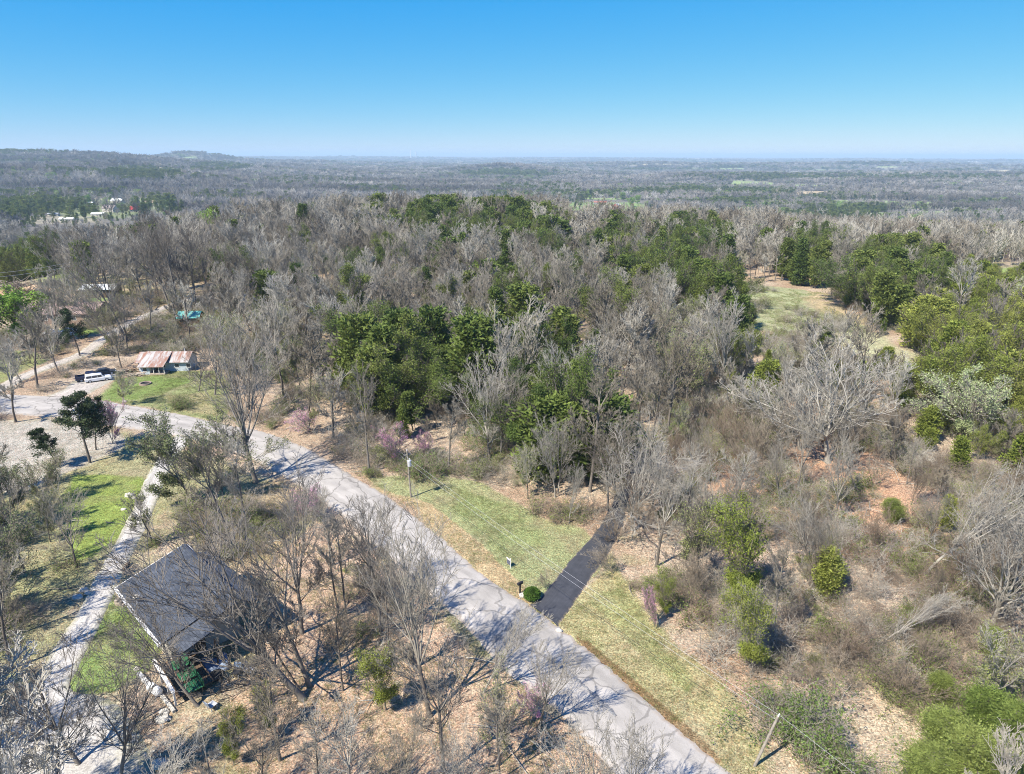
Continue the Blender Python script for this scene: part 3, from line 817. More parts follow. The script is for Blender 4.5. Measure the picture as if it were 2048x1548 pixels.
M_SCRUB = bark('scrub_stem', [(0.0, (0.20, 0.14, 0.10)), (0.5, (0.30, 0.25, 0.19)), (1.0, (0.42, 0.38, 0.32))], 0.7)
M_CEDAR = leafmat('cedar_foliage', [(0.0, (0.095, 0.14, 0.034)), (0.5, (0.14, 0.185, 0.042)), (1.0, (0.195, 0.225, 0.055))])
M_CEDY = leafmat('yellow_green_cedar', [(0.0, (0.20, 0.245, 0.045)), (1.0, (0.30, 0.32, 0.075))])
M_CEDB = leafmat('bright_green_cedar', [(0.0, (0.15, 0.205, 0.045)), (1.0, (0.25, 0.29, 0.08))])
M_PINE = leafmat('dark_needles', [(0.0, (0.045, 0.07, 0.03)), (1.0, (0.075, 0.10, 0.045))])
M_BUD = leafmat('spring_buds', [(0.0, (0.28, 0.31, 0.11)), (0.5, (0.36, 0.38, 0.16)), (1.0, (0.24, 0.32, 0.08))])
M_OLIVE = leafmat('olive_buds', [(0.0, (0.17, 0.20, 0.09)), (1.0, (0.24, 0.26, 0.12))])
M_LIME = leafmat('bright_spring_leaves', [(0.0, (0.16, 0.30, 0.04)), (1.0, (0.26, 0.38, 0.07))])
M_PINK = leafmat('redbud_blossom', [(0.0, (0.66, 0.26, 0.46)), (1.0, (0.76, 0.38, 0.56))], lo=0.8)
M_BLOOM = leafmat('white_blossom', [(0.0, (0.38, 0.44, 0.22)), (1.0, (0.46, 0.50, 0.29))], lo=0.8)
M_RED = leafmat('reddish_buds', [(0.0, (0.38, 0.22, 0.16)), (1.0, (0.42, 0.27, 0.2))], lo=0.8)
M_FERN = leafmat('understory_leaves', [(0.0, (0.16, 0.22, 0.05)), (1.0, (0.25, 0.29, 0.09))])
M_GRASS = leafmat('grass_blades', [(0.0, (0.20, 0.25, 0.08)), (0.7, (0.26, 0.28, 0.11)), (1.0, (0.36, 0.32, 0.17))])

# ================================================================ buildings
def rnd_roof(name, a, b_, stripes=0.0, axis='X', sc_=1.0):
    """standing-seam or shingle roof; axis = direction the sheets are laid side by side"""
    mt, nt, b = newmat(name, 0.6, 0.25)
    o = obc(nt)
    sx = N(nt, 'ShaderNodeSeparateXYZ', {0: o})
    c = ramp(nt, noise(nt, 1.6 * sc_, 5, 0.7, o), [(0.38, a), (0.62, b_)])
    if stripes:
        mp = N(nt, 'ShaderNodeMapping', {'Vector': o, 'Scale': (stripes, 0.22, 0.22) if axis == 'X' else (0.22, stripes, 0.22)})
        c = ramp(nt, noise(nt, 1.0, 4, 0.75, mp.outputs[0]), [(0.36, a), (0.47, tuple(0.6 * p + 0.4 * q for p, q in zip(a, b_))), (0.54, b_), (0.66, tuple(min(1, q * 1.2) for q in b_))])
    nt.links.new(c, b.inputs['Base Color'])
    return mt

M_SHINGLE, nt, b = newmat('dark_shingles', 0.85, 0.15)
o_ = obc(nt)
br = N(nt, 'ShaderNodeTexBrick', {'Vector': o_, 'Color1': (0.046, 0.054, 0.070, 1), 'Color2': (0.074, 0.084, 0.102, 1), 'Mortar': (0.040, 0.046, 0.058, 1), 'Scale': 1.0, 'Mortar Size': 0.02, 'Brick Width': 0.5, 'Row Height': 0.2})
nt.links.new(mixc(nt, br.outputs[0], ramp(nt, noise(nt, 0.7, 5, 0.7, o_), [(0.3, g3(0.7)), (0.7, g3(1.4))]), 1.0, 'MULTIPLY'), b.inputs['Base Color'])
M_TRIM = plain('white_trim', (0.72, 0.70, 0.66), 0.6)
M_SIDING = plain('cream_siding', (0.46, 0.43, 0.37), 0.7)
M_BLUEWALL = plain('pale_blue_siding', (0.44, 0.50, 0.54), 0.7)
M_RUST = rnd_roof('rusty_roof', (0.25, 0.12, 0.075), (0.36, 0.335, 0.31), 1.15)
M_GLASS = plain('window_glass', (0.05, 0.06, 0.075), 0.12, 0.6, 0.1)
M_WOOD = plain('weathered_wood', (0.36, 0.30, 0.24), 0.85, 0.1, 0.3, 5)
M_POLE = plain('pole_wood', (0.27, 0.24, 0.20), 0.85, 0.1, 0.3, 4)
M_DKWOOD = plain('dark_wood', (0.14, 0.10, 0.07), 0.85, 0.1, 0.3)
M_MULCH = plain('mulch', (0.21, 0.13, 0.09), 0.95, 0.05, 0.45, 12)
M_METAL = plain('grey_metal', (0.45, 0.46, 0.48), 0.45, 0.5, 0.12)
M_BLACK = plain('black_plastic', (0.03, 0.03, 0.033), 0.5)
M_GREENT = plain('green_tarp', (0.03, 0.13, 0.06), 0.6, 0.3, 0.35, 3)
M_TEAL = plain('teal_sheet', (0.11, 0.33, 0.29), 0.6, 0.3, 0.15, 2)
M_STONE = plain('pale_stone', (0.50, 0.47, 0.41), 0.95, 0.1, 0.25, 4, bump=0.6)
M_REDP = plain('red_paint', (0.50, 0.045, 0.045), 0.6)
M_WHITEP = plain('white_paint', (0.78, 0.78, 0.77), 0.5, 0.3, 0.06)
M_BLUETARP = plain('blue_grey_sheet', (0.25, 0.31, 0.40), 0.5, 0.4, 0.2)
M_RUBBER = plain('rubber', (0.025, 0.025, 0.025), 0.8)
M_BRICK = plain('brown_brick', (0.26, 0.20, 0.165), 0.9, 0.1, 0.3, 8)

def gable_roof(mb, x0, x1, yl, yr, ze, zr, th=0.14, yc=None):
    """gable roof with its ridge along x; sheets have thickness"""
    yc = (yl + yr) / 2 if yc is None else yc
    mb.prism([(yl, ze), (yc, zr), (yr, ze), (yr, ze - th), (yc, zr - th), (yl, ze - th)], x0, x1, 'x')

def gable_walls(mb, x0, x1, y0, y1, ze, zr, yc=None):
    yc = (y0 + y1) / 2 if yc is None else yc
    mb.prism([(y0, -0.3), (y0, ze), (yc, zr), (y1, ze), (y1, -0.3)], x0, x1, 'x')

def window(parent, x0, x1, y, z0, z1, face=-1):
    """window in a wall whose outer face is at y (normal face*y)"""
    f = MB(); t = 0.09; ya, yb = sorted((y + face * 0.005, y + face * 0.06))
    f.box(x0, x1, ya, yb, z0, z0 + t).box(x0, x1, ya, yb, z1 - t, z1).box(x0, x0 + t, ya, yb, z0 + t, z1 - t).box(x1 - t, x1, ya, yb, z0 + t, z1 - t)
    fo = f.build('window', M_TRIM, parent)
    ya, yb = sorted((y + face * 0.002, y + face * 0.03))
    MB().box(x0 + t, x1 - t, ya, yb, z0 + t, z1 - t).build('pane', M_GLASS, fo)

def simple_house(name, u, v, w_, d_, he, hr, rz, mroof, mwall, label, cat='house', nwin=3, chimney=False):
    p = at(u, v); e = empty(name, p, R(rz)); tag(e, label, cat)
    mb = MB(); gable_walls(mb, -w_ / 2, w_ / 2, -d_ / 2, d_ / 2, he, hr - 0.1); mb.build('wall', mwall, e)
    r = MB(); sl = (hr - he) / (d_ / 2); ov = 0.45
    gable_roof(r, -w_ / 2 - ov, w_ / 2 + ov, -d_ / 2 - ov, d_ / 2 + ov, he - sl * ov + 0.1, hr + 0.1)
    ro = r.build('roof', mroof, e)
    if chimney: MB().box(w_ * 0.2, w_ * 0.2 + 0.7, -0.35, 0.35, hr - 0.5, hr + 0.9).build('chimney', M_BRICK, ro)
    for i in range(nwin):
        xc = -w_ / 2 + w_ * (i + 0.5) / nwin
        if i == nwin // 2 and nwin > 1:
            dr = MB().box(xc - 0.5, xc + 0.5, -d_ / 2 - 0.06, -d_ / 2 - 0.004, 0.0, 2.05).build('door', M_DKWOOD, e)
            MB().box(xc + 0.32, xc + 0.4, -d_ / 2 - 0.12, -d_ / 2 - 0.062, 1.0, 1.08).build('handle', M_METAL, dr)
        else: window(e, xc - 0.6, xc + 0.6, -d_ / 2, 0.95, min(2.2, he - 0.2))
    return e

# ---- house with the dark shingle roof, lower left
ZE = 2.9
def atz(u, v, dz):
    d = ray(u, v); t = (dz - CAM_Z) / d.z
    return Vector((d.x * t, d.y * t, 0))
Nc, Ec = atz(366, 1089, 4.6), atz(480, 1199, 4.6)          # ridge ends
ax = (Ec - Nc); LEN = ax.length; ax.normalize(); ay = Vector((-ax.y, ax.x, 0))   # ay points to the far side
yaw = math.atan2(ax.y, ax.x)
hs = empty('house', (Nc.x, Nc.y, 0), yaw)
tag(hs, 'low house with a large dark shingle roof beside the gravel drive', 'house')
wl = MB().prism([(-5.4, -0.3), (-5.4, 2.92), (0, 4.42), (.3, 4.3), (.3, -0.3)], 0.55, 10.4, 'x'); wl.build('wall', M_SIDING, hs)
rf = MB(); rf.prism([(-6.15, 2.88), (0, 4.6), (.35, 4.5), (.35, 4.38), (0, 4.46), (-6.15, 2.76)], 0, 10.9, 'x')
rf.prism([(-2.6, 3.87), (0, 4.595), (.345, 4.497), (.345, 4.38), (0, 4.46), (-2.6, 3.75)], 10.905, LEN, 'x')
ro = rf.build('roof', M_SHINGLE, hs)
MB().prism([(.36, 4.2), (1.95, 3.7), (1.95, 3.58), (.36, 4.08)], 1.5, LEN, 'x').build('rear_roof', M_SHINGLE, hs)
MB().box(0.0, LEN, -0.13, 0.13, 4.585, 4.66).build('ridge_cap', M_SHINGLE, ro)
MB().prism([(-5.7, 2.86), (-2.65, 3.72), (-2.65, 3.6), (-5.7, 2.74)], 10.95, 13.2, 'x').build('porch_roof', M_SHINGLE, hs)
tb = MB(); tb.box(-0.03, 10.93, -6.26, -6.16, 2.66, 2.9)
tb.prism([(-6.15, 2.70), (0, 4.42), (.35, 4.33), (.35, 4.47), (0, 4.57), (-6.15, 2.86)], -0.09, -0.004, 'x')
tb.box(0.0, 1.49, .355, .42, 4.3, 4.48)
tb.build('fascia', M_TRIM, hs)
MB().tube([(0.0, -6.33, 2.78), (10.9, -6.33, 2.76)], 0.065, 8).build('gutter', M_METAL, hs)
for yy in (-5.55, -2.8): MB().box(13.0, 13.12, yy - 0.06, yy + 0.06, -0.2, 2.72).build('porch_post', M_DKWOOD, hs)
def hloc(u, v, z):
    p = atz(u, v, z) - Nc; return p.dot(ax), p.dot(ay)
vx, vy = hloc(274, 1198, 3.35); vz = 4.6 + vy * 0.28
MB().tube([(vx, vy, vz - .1), (vx, vy, vz + .55)], 0.14, 12).build('chimney_pipe', M_METAL, ro)
MB().tube([(vx, vy, vz + .55), (vx, vy, vz + .64), (vx, vy, vz + .76)], [0.26, 0.28, 0.08], 14).build('chimney_cap', M_STONE, ro)
for vx_, vy_ in ((2.1, -1.4), (6.2, -2.1), (8.9, -4.0)): MB().tube([(vx_, vy_, 4.6 + vy_ * .28 - .1), (vx_, vy_, 4.6 + vy_ * .28 + .3)], 0.05, 8).build('vent', M_BLACK, ro)
for k in range(3): window(hs, 1.8 + k * 3.0, 3.0 + k * 3.0, -5.4, 0.9, 2.1)
MB().box(10.405, 10.45, -3.6, -2.7, 0.1, 2.1).build('door', M_DKWOOD, hs)

def gpt(u, v): p = at(u, v); return Vector((p.x, p.y, p.z))
def yaw_of(p, q): return math.atan2(q.y - p.y, q.x - p.x)

# planter bed with timber frame
p, q = gpt(257, 1222), gpt(280, 1240)
pb = empty('planter_bed', p, yaw_of(p, q)); tag(pb, 'timber framed planter bed filled with brown mulch at the house wall', 'planter')
Lp = 2.4
MB().box(0, Lp, 0, 0.12, -0.05, 0.4).box(0, Lp, 1.5, 1.62, -0.05, 0.4).box(0, 0.12, 0.12, 1.5, -0.05, 0.4).box(Lp - 0.12, Lp, 0.12, 1.5, -0.05, 0.4).build('frame', M_WOOD, pb)
MB().box(0.12, Lp - 0.12, 0.12, 1.5, -0.05, 0.32).build('mulch', M_MULCH, pb)
# wooden steps by the planter
p, q = gpt(246, 1214), gpt(258, 1204)
st = empty('steps', p, yaw_of(p, q)); tag(st, 'short weathered wooden steps by the planter bed', 'steps')
for k in range(3): MB().box(0, 1.1, k * 0.3, k * 0.3 + 0.28, -0.1, 0.18 * (k + 1)).build('step', M_WOOD, st)

# deck with green covers
p, q = gpt(312, 1345), gpt(352, 1412)
dk = empty('deck', p, yaw_of(p, q)); tag(dk, 'raised wooden deck with white rail below the dark roof', 'deck')
Ld = (q - p).length
fl = MB()
for k in range(14): fl.box(0, Ld, 0.2 + k * 0.2, 0.38 + k * 0.2, 0.55, 0.62)
fl.build('floor', M_DKWOOD, dk)
MB().box(0, Ld, -0.12, 0.14, 1.25, 1.35).build('rail', M_TRIM, dk)
for k in range(4): MB().box(Ld * k / 3 - 0.06 if k else 0.0, Ld * k / 3 + 0.06, -0.06, 0.08, -0.2, 1.25).build('post', M_TRIM, dk)
pk_ = MB()
for k in range(26): pk_.box(0.2 + k * (Ld - 0.4) / 26, 0.24 + k * (Ld - 0.4) / 26, -0.01, 0.03, 0.6, 1.25)
pk_.build('picket', M_WOOD, dk)
for k, (xa, lab) in enumerate(((0.9, 'long green covered bench nearest the house on the deck'), (2.6, 'green covered bench in the middle of the deck'), (4.2, 'green slatted rack at the low end of the deck'))):
    o = empty('garden_bench', p + Vector((math.cos(dk.rotation_euler.z), math.sin(dk.rotation_euler.z), 0)) * xa + Vector((-math.sin(dk.rotation_euler.z), math.cos(dk.rotation_euler.z), 0)) * 0.9 + Vector((0, 0, 0.63)), dk.rotation_euler.z)
    tag(o, lab, 'bench', 'green covered benches on the deck')
    s_ = MB()
    for j in range(5): s_.box(0, 1.3, j * 0.22, j * 0.22 + 0.17, 0.4, 0.46)
    s_.build('seat', M_GREENT, o); MB().box(0, 1.3, 1.1, 1.16, 0.4, 0.95).build('backrest', M_GREENT, o)
    for lx in (0.05, 1.17):
        for ly in (0.05, 0.95): MB().box(lx, lx + 0.08, ly, ly + 0.08, 0, 0.4).build('leg', M_DKWOOD, o)
# white gas tank
p = gpt(311, 1388); gt = empty('gas_tank', p, yaw + 0.2); gt.scale = (.8, .8, .8); tag(gt, 'rounded white gas tank standing beside the deck', 'tank')
MB().tube([(-0.95, 0, .6), (-0.88, 0, .6), (-0.7, 0, .6), (0.7, 0, .6), (0.88, 0, .6), (0.95, 0, .6)], [0.1, 0.3, 0.42, 0.42, 0.3, 0.1], 16).build('body', M_WHITEP, gt, True)
MB().tube([(0, 0, 1.0), (0, 0, 1.14)], 0.12, 10).build('valve_cap', M_WHITEP, gt)
for s in (-.5, .5): MB().box(s - .06, s + .06, -.3, .3, -0.05, .3).build('leg', M_METAL, gt)
# low timber wall along the gravel
def timber(px, name, label, h=0.35, t=0.3, mat=M_TRIM):
    a, b_ = gpt(*px[0]), gpt(*px[1]); o = empty(name, a, yaw_of(a, b_)); Lt = (b_ - a).length
    MB().box(0, Lt * 0.48, 0, t, -0.05, h).build('beam', mat, o); MB().box(Lt * 0.49, Lt, 0.02, t, -0.05, h * 0.9).build('beam', mat, o)
    tag(o, label, 'retaining wall')
timber([(274, 1353), (303, 1385)], 'timber_edging', 'whitewashed timber edging between gravel and tank')
timber([(318, 1392), (345, 1428)], 'timber_edging', 'pale stone edging running down from the tank', 0.25, 0.25, M_STONE)
timber([(256, 1128), (243, 1143)], 'timber_edging', 'rust-brown log edging the gravel drive above the house', 0.3, 0.25, M_RED if False else M_DKWOOD)

def rock(name, p, s, label, cat='rock', seed=0, mat=None, group=None):
    rg = np.random.default_rng(seed); V = []; n, m_ = 9, 6
    for i in range(m_):
        ph = math.pi * (i + 0.5) / m_ * 0.93
        for j in range(n):
            t = 2 * math.pi * j / n; rr = 1 + rg.uniform(-.2, .2)
            V.append((s[0] * rr * math.sin(ph) * math.cos(t), s[1] * rr * math.sin(ph) * math.sin(t), s[2] * rr * math.cos(ph) * 0.8 + s[2] * 0.35))
    F = [(i * n + j, i * n + (j + 1) % n, (i + 1) * n + (j + 1) % n, (i + 1) * n + j) for i in range(m_ - 1) for j in range(n)]
    F += [tuple(range(n))[::-1], tuple((m_ - 1) * n + j for j in range(n))]
    mb = MB(); mb.add(V, F); o = mb.build(name, mat or M_STONE, smooth=False); o.location = p
    return tag(o, label, cat, group)
for k, (u, v, s, lb) in enumerate([
        (326, 1440, .55, 'big pale boulder at the corner of the gravel by the deck'), (330, 1425, .4, 'grey boulder beside the timber edging'),
        (322, 1530, .6, 'pale boulder at the bottom of the picture beside the gravel'), (275, 1338, .3, 'small white rock at the top of the timber edging'),
        (168, 1182, .45, 'flat pale rock left of the gravel drive'), (176, 1188, .35, 'small upright rock by the gravel drive'), (155, 1196, .5, 'wide pale rock slab left of the gravel drive'),
        (258, 992, .6, 'long pale rock ledge in the bright lawn'), (247, 1020, .35, 'small brown rock on the lawn edge'), (268, 997, .35, 'orange-brown rock beside the gravel drive top'),
        (425, 1065, .4, 'white stone on the bare yard behind the house'), (1045, 1192, .4, 'dark boulder next to the clipped round bush'), (1118, 1262, .3, 'white stone at the road corner below the black driveway'),
        (160, 1440, .3, 'small white stone lying on the gravel drive'), (540, 1285, .3, 'pale stone in the leaf litter right of the house'),
        (249, 812 - 8, .35, 'white stone on the cottage lawn near the road')]):
    rock('rock', gpt(u, v), (s, s * 0.8, s * 0.6), lb, seed=k)
# clutter at the near end of the house
p = gpt(392, 1358); o = empty('tarp', p, yaw + 1.2); tag(o, 'blue-grey tarpaulin sheet spread beside the lean-to', 'tarpaulin')
g_ = MB(); nx, ny = 8, 6
g_.add([(i * .35, j * .35, 0.35 + 0.22 * math.sin(i * 1.7 + j * 2.1) + 0.1 * math.sin(j * 3)) for j in range(ny) for i in range(nx)] + [(i * .35, j * .35, 0.0) for j in range(ny) for i in range(nx)],
       [(j * nx + i, j * nx + i + 1, (j + 1) * nx + i + 1, (j + 1) * nx + i) for j in range(ny - 1) for i in range(nx - 1)] +
       [(i, nx * ny + i, nx * ny + i + 1, i + 1) for i in range(nx - 1)] + [((ny - 1) * nx + i, (ny - 1) * nx + i + 1, nx * ny + (ny - 1) * nx + i + 1, nx * ny + (ny - 1) * nx + i) for i in range(nx - 1)] +
       [(j * nx, (j + 1) * nx, nx * ny + (j + 1) * nx, nx * ny + j * nx) for j in range(ny - 1)] + [(j * nx + nx - 1, nx * ny + j * nx + nx - 1, nx * ny + (j + 1) * nx + nx - 1, (j + 1) * nx + nx - 1) for j in range(ny - 1)])
g_.build('sheet', M_BLUETARP, o, True)
p = gpt(377, 1338); o = empty('cooler', p, yaw); tag(o, 'small red cool box beside the lean-to', 'cool box')
MB().box(-.35, .35, -.25, .25, 0, .42).build('body', M_REDP, o, bevel=.03); MB().box(-.37, .37, -.27, .27, .425, .52).build('lid', M_WHITEP, o, bevel=.02)
p = gpt(434, 1358); o = empty('fire_pit', p); tag(o, 'round dark metal fire pit on bare ground behind the deck', 'fire pit')
MB().tube([(0, 0, 0), (0, 0, .3), (0, 0, .45)], [.35, .6, .62], 18).build('bowl', M_BLACK, o); MB().tube([(0, 0, .452), (0, 0, .47)], [.6, .6], 18).build('grate', M_RUBBER, o)
for k, (u, v, lb) in enumerate([(474, 1352, 'grey folded garden chair right of the fire pit'), (500, 1348, 'blue-grey garden chair farthest right of the fire pit'), (425, 1418, 'dark garden chair below the fire pit')]):
    o = empty('garden_chair', gpt(u, v), k * 1.3); tag(o, lb, 'chair', 'garden chairs round the fire pit')
    MB().box(-.3, .3, -.3, .3, .4, .46).build('seat', M_METAL if k else M_BLACK, o); MB().prism([(.28, .46), (.45, 1.0), (.5, 1.0), (.34, .46)], -.3, .3, 'x').build('backrest', M_BLUETARP, o)
    for lx in (-.26, .22):
        for ly in (-.26, .22): MB().box(lx, lx + .04, ly, ly + .04, 0, .4).build('leg', M_METAL, o)

# ---- cottage with the rusty roof
pc = gpt(272, 747)
S = (at(272, 745) - Vector((0, 0, CAM_Z))).length / FPX    # metres per photo pixel there
ct = empty('cottage', (pc.x, pc.y, pc.z), R(3)); ct.scale = (.84, .84, .76); tag(ct, 'small pale blue cottage with a rusty sheet metal roof and porch', 'cottage')
Wd, Dp = 11.2, 5.6
wl = MB(); gable_walls(wl, 0, Wd, 1.6, 1.6 + Dp, 2.6, 4.15); wl.build('wall', M_BLUEWALL, ct)
rf = MB(); gable_roof(rf, -0.5, Wd + 0.4, 1.05, 2.15 + Dp, 2.45, 4.35, 0.08); r1 = rf.build('roof', M_RUST, ct)
rf = MB(); rf.prism([(4.35, 4.46), (-1.5, 2.15), (-1.5, 2.05), (4.35, 4.37)], 1.2, 7.0, 'x'); rf.build('porch_roof', M_RUST, ct)
MB().box(1.6, 3.6, -0.9, 1.59, -0.3, 2.2).build('porch_room', M_BLUEWALL, ct)
window(ct, 2.1, 3.1, -0.9, 0.8, 1.8)
MB().box(3.62, 7.0, -1.1, 1.58, -0.1, 0.3).build('porch_floor', M_WOOD, ct)
for xx in (4.5, 5.7, 6.85): MB().box(xx - .06, xx + .06, -1.05, -.93, .31, 2.18).build('porch_post', M_TRIM, ct)
MB().box(3.8, 4.7, 1.50, 1.595, .3, 2.3).build('door', M_DKWOOD, ct)
window(ct, 8.2, 9.3, 1.6, 0.9, 2.0); window(ct, 10.8, 11.9, 1.6, 0.9, 2.0); window(ct, 5.2, 6.2, 1.6, 0.9, 1.95)
MB().tube([(9.6, 4.9, 4.0), (9.6, 4.9, 4.9)], .12, 10).build('chimney_pipe', M_METAL, r1)
simple_house('farmhouse', 142, 640, 17, 9, 2.7, 4.6, 3, rnd_roof('brown_shingle', (0.27, 0.19, 0.17), (0.35, 0.25, 0.22)), M_BRICK, 'long low brick house under a faded brown roof behind the lane', nwin=5, chimney=True)
simple_house('shed', 205, 592, 9, 6, 2.6, 3.5, 8, plain('pale_sheet_roof', (0.55, 0.56, 0.55)), M_DKWOOD, 'dark open shed with a pale sheet roof beside the dirt field', 'shed', 2)
simple_house('shed', 384, 648, 4.6, 3.6, 2.2, 3.2, 5, M_TEAL, plain('orange_board', (0.42, 0.22, 0.10)), 'little shed with a teal roof among the bare trees', 'shed', 1)
# village and barns
RFW = plain('pale_roof', (0.62, 0.62, 0.60)); RFB = plain('brown_roof', (0.24, 0.20, 0.18)); RFR = plain('red_roof', (0.62, 0.03, 0.05)); RFO = plain('tan_roof', (0.50, 0.37, 0.28)); RFG = plain('grey_roof', (0.33, 0.34, 0.35))
simple_house('bungalow', 137, 443, 16, 8, 3.0, 4.6, 6, RFW, M_SIDING, 'long low house with pale roof, nearest of the village houses', nwin=5)
simple_house('village_house', 222, 424, 17, 11, 5.2, 9.0, -12, RFB, M_SIDING, 'large two-level village house with a wide brown roof', nwin=4, chimney=True)
simple_house('village_house', 270, 423, 11, 8, 3.2, 6.8, 25, RFR, M_SIDING, 'village house with the bright red roof', nwin=3)
simple_house('bungalow', 197, 432, 14, 8, 2.6, 4.2, 10, RFW, M_SIDING, 'low village house with a white roof in front of the brown-roofed one', nwin=3)
simple_house('village_house', 237, 406, 19, 10, 4.0, 7.0, -8, RFW, M_SIDING, 'cream house with pale roof behind the large brown-roofed one', nwin=4)
simple_house('village_house', 303, 410, 20, 10, 3.6, 6.4, 4, RFO, M_SIDING, 'long tan-roofed house right of the red roof', nwin=4)
simple_house('bungalow', 318, 414, 12, 8, 3.0, 5.0, -10, RFG, M_SIDING, 'grey-roofed house behind the white sheds', nwin=3)
simple_house('shed', 325, 421, 11, 7, 3.0, 4.4, 5, RFW, M_WHITEP, 'white shed at the right end of the village', 'shed', 2)
simple_house('shed', 182, 409, 9, 6, 2.6, 3.8, 0, RFW, M_WHITEP, 'small white shed on the far village lawn', 'shed', 1)
simple_house('shed', 108, 432, 12, 6, 2.6, 3.8, 4, RFG, M_SIDING, 'small grey-roofed shed under the dark village trees', 'shed', 2)
simple_house('barn', 1233, 417, 14, 12, 6.5, 9.5, 60, RFW, plain('barn_red', (0.48, 0.085, 0.06)), 'red barn with a white roof on the green valley lawn', 'barn', 1)
simple_house('farmhouse', 1200, 408, 26, 11, 3.2, 6.0, -4, plain('redbrown_roof', (0.33, 0.12, 0.09)), plain('blue_wall', (0.28, 0.40, 0.58)), 'long farmhouse with blue walls left of the red barn', nwin=6)
simple_house('farmhouse', 1340, 421, 16, 9, 3.0, 5.0, 10, RFG, M_SIDING, 'grey-roofed farmhouse among trees right of the red barn', nwin=4)
simple_house('farmhouse', 1867, 343, 60, 26, 7, 13, 5, RFW, M_SIDING, 'pale farm building left of the far tan hill field', 'farm building', 0)
simple_house('warehouse', 1925, 326, 330, 90, 14, 18, -3, RFW, M_WHITEP, 'long white warehouse below the horizon on the right', 'warehouse', 0)
simple_house('warehouse', 1385, 319, 230, 80, 16, 20, 3, RFW, M_WHITEP, 'white warehouse on the horizon right of the middle', 'warehouse', 0)
simple_house('warehouse', 1655, 320, 170, 80, 16, 20, -2, RFW, M_WHITEP, 'small white warehouse on the horizon', 'warehouse', 0)
# smokestacks
for u, hgt, lb in ((822, 95, 'taller of the two far chimneys on the horizon'), (832.5, 78, 'shorter chimney right of the taller one on the horizon')):
    p = at(u, 318); o = empty('smokestack', p); tag(o, lb, 'chimney', 'far chimneys'); d_ = math.hypot(p.x, p.y); k = d_ / 8000
    MB().tube([(0, 0, -10), (0, 0, hgt * k)], [7 * k, 4 * k], 12).build('shaft', plain('concrete', (.6, .6, .6)), o)
    MB().tube([(0, 0, hgt * k), (0, 0, hgt * k * 1.08)], [4.6 * k, 4.4 * k], 12).build('top_band', M_METAL, o)

# ---- poles, wires
def pole(u, v, h, lean, label, transformer=False, arm=0.0, yawv=0.0):
    p = gpt(u, v); o = empty('utility_pole', p, yawv); o.rotation_euler[0], o.rotation_euler[1] = lean; tag(o, label, 'utility pole')
    MB().tube([(0, 0, -0.4), (0, 0, h * .5), (0, 0, h)], [.11, .10, .085], 12).build('post', M_POLE, o)
    MB().tube([(0, 0, h), (0, 0, h + .22)], [.05, .03], 8).build('insulator', M_WHITEP, o)
    if arm: MB().box(-arm, arm, -.05, .05, h - .55, h - .43).build('crossarm', M_POLE, o)
    if transformer:
        t = MB().tube([(.0, -.38, h - 1.9), (.0, -.38, h - 1.85), (0, -.38, h - 1.15), (0, -.38, h - 1.08)], [.2, .24, .24, .12], 14).build('transformer', M_METAL, o)
        MB().tube([(0, -.38, h - 1.08), (0.08, -.38, h - .85)], [.04, .03], 8).build('bushing', M_WHITEP, t)
        MB().box(-.05, .05, -.16, -.12, h - 1.8, h - 1.2).build('bracket', M_METAL, o)
    return p
H1 = 6.3; H2 = 4.5
p1 = pole(822, 994.5, H1, (0, R(-2)), 'wooden utility pole with a grey transformer above the mown verge', True, 0.45, R(35))
p2 = pole(1509, 1532, H2, (0, R(14)), 'short pale wooden utility pole by the green shrub at bottom right', False)
def tipof(p, h, u, v):
    """point on the sight line of a pole top at the pole's distance"""
    d = ray(u, v); t = p.y / d.y; return Vector((d.x * t, p.y, CAM_Z + d.z * t))
t1, t2 = tipof(p1, H1, 802, 905), tipof(p2, H2, 1564, 1434)
# wires
def wire(a, b_, sag, label, r=0.02, mat=M_METAL):
    pts = [a.lerp(b_, k / 30) - Vector((0, 0, sag * 4 * (k / 30) * (1 - k / 30))) for k in range(31)]
    o = MB().tube(pts, r, 5).build('power_line', mat); tag(o, label, 'power line', 'wires along the road')
ext = (t2 - t1); ext.z = 0; ext = ext.normalized()
t3 = t2 + ext * 45 + Vector((-2, -8, 2.0))
dn = Vector((0, 0, 1))
wire(t1, t2, 0.5, 'upper bright power line across the mown verge', 0.008, M_METAL)
wire(t1 - dn * 0.55, t2 - dn * 0.5, 0.6, 'second bright power line just below the upper one', 0.008, M_METAL)
wire(t1 - dn * 2.2, t2 - dn * 1.9, 0.7, 'dark cable hanging lowest between the two poles', 0.014, M_BLACK)
wire(t2, t3, 0.4, 'bright power line running off from the short pole to the bottom edge', 0.008, M_METAL)
wire(t2 - dn * 1.9, t3 - dn * 1.9, 0.4, 'dark cable running off from the short pole to the bottom edge', 0.014, M_BLACK)
pl = pole(-60, 618, 9, (0, 0), 'distant utility pole left of the dirt field', arm=.9); pr_ = pole(152, 585, 9, (0, 0), 'thin distant utility pole behind the budding tree by the dirt field', arm=.9)
for dz, lb in ((9.1, 'upper thin line over the brush piles at the left edge'), (8.0, 'lower thin line over the brush piles at the left edge')): wire(pl + dn * dz, pr_ + dn * dz, .6, lb, .03, M_METAL)

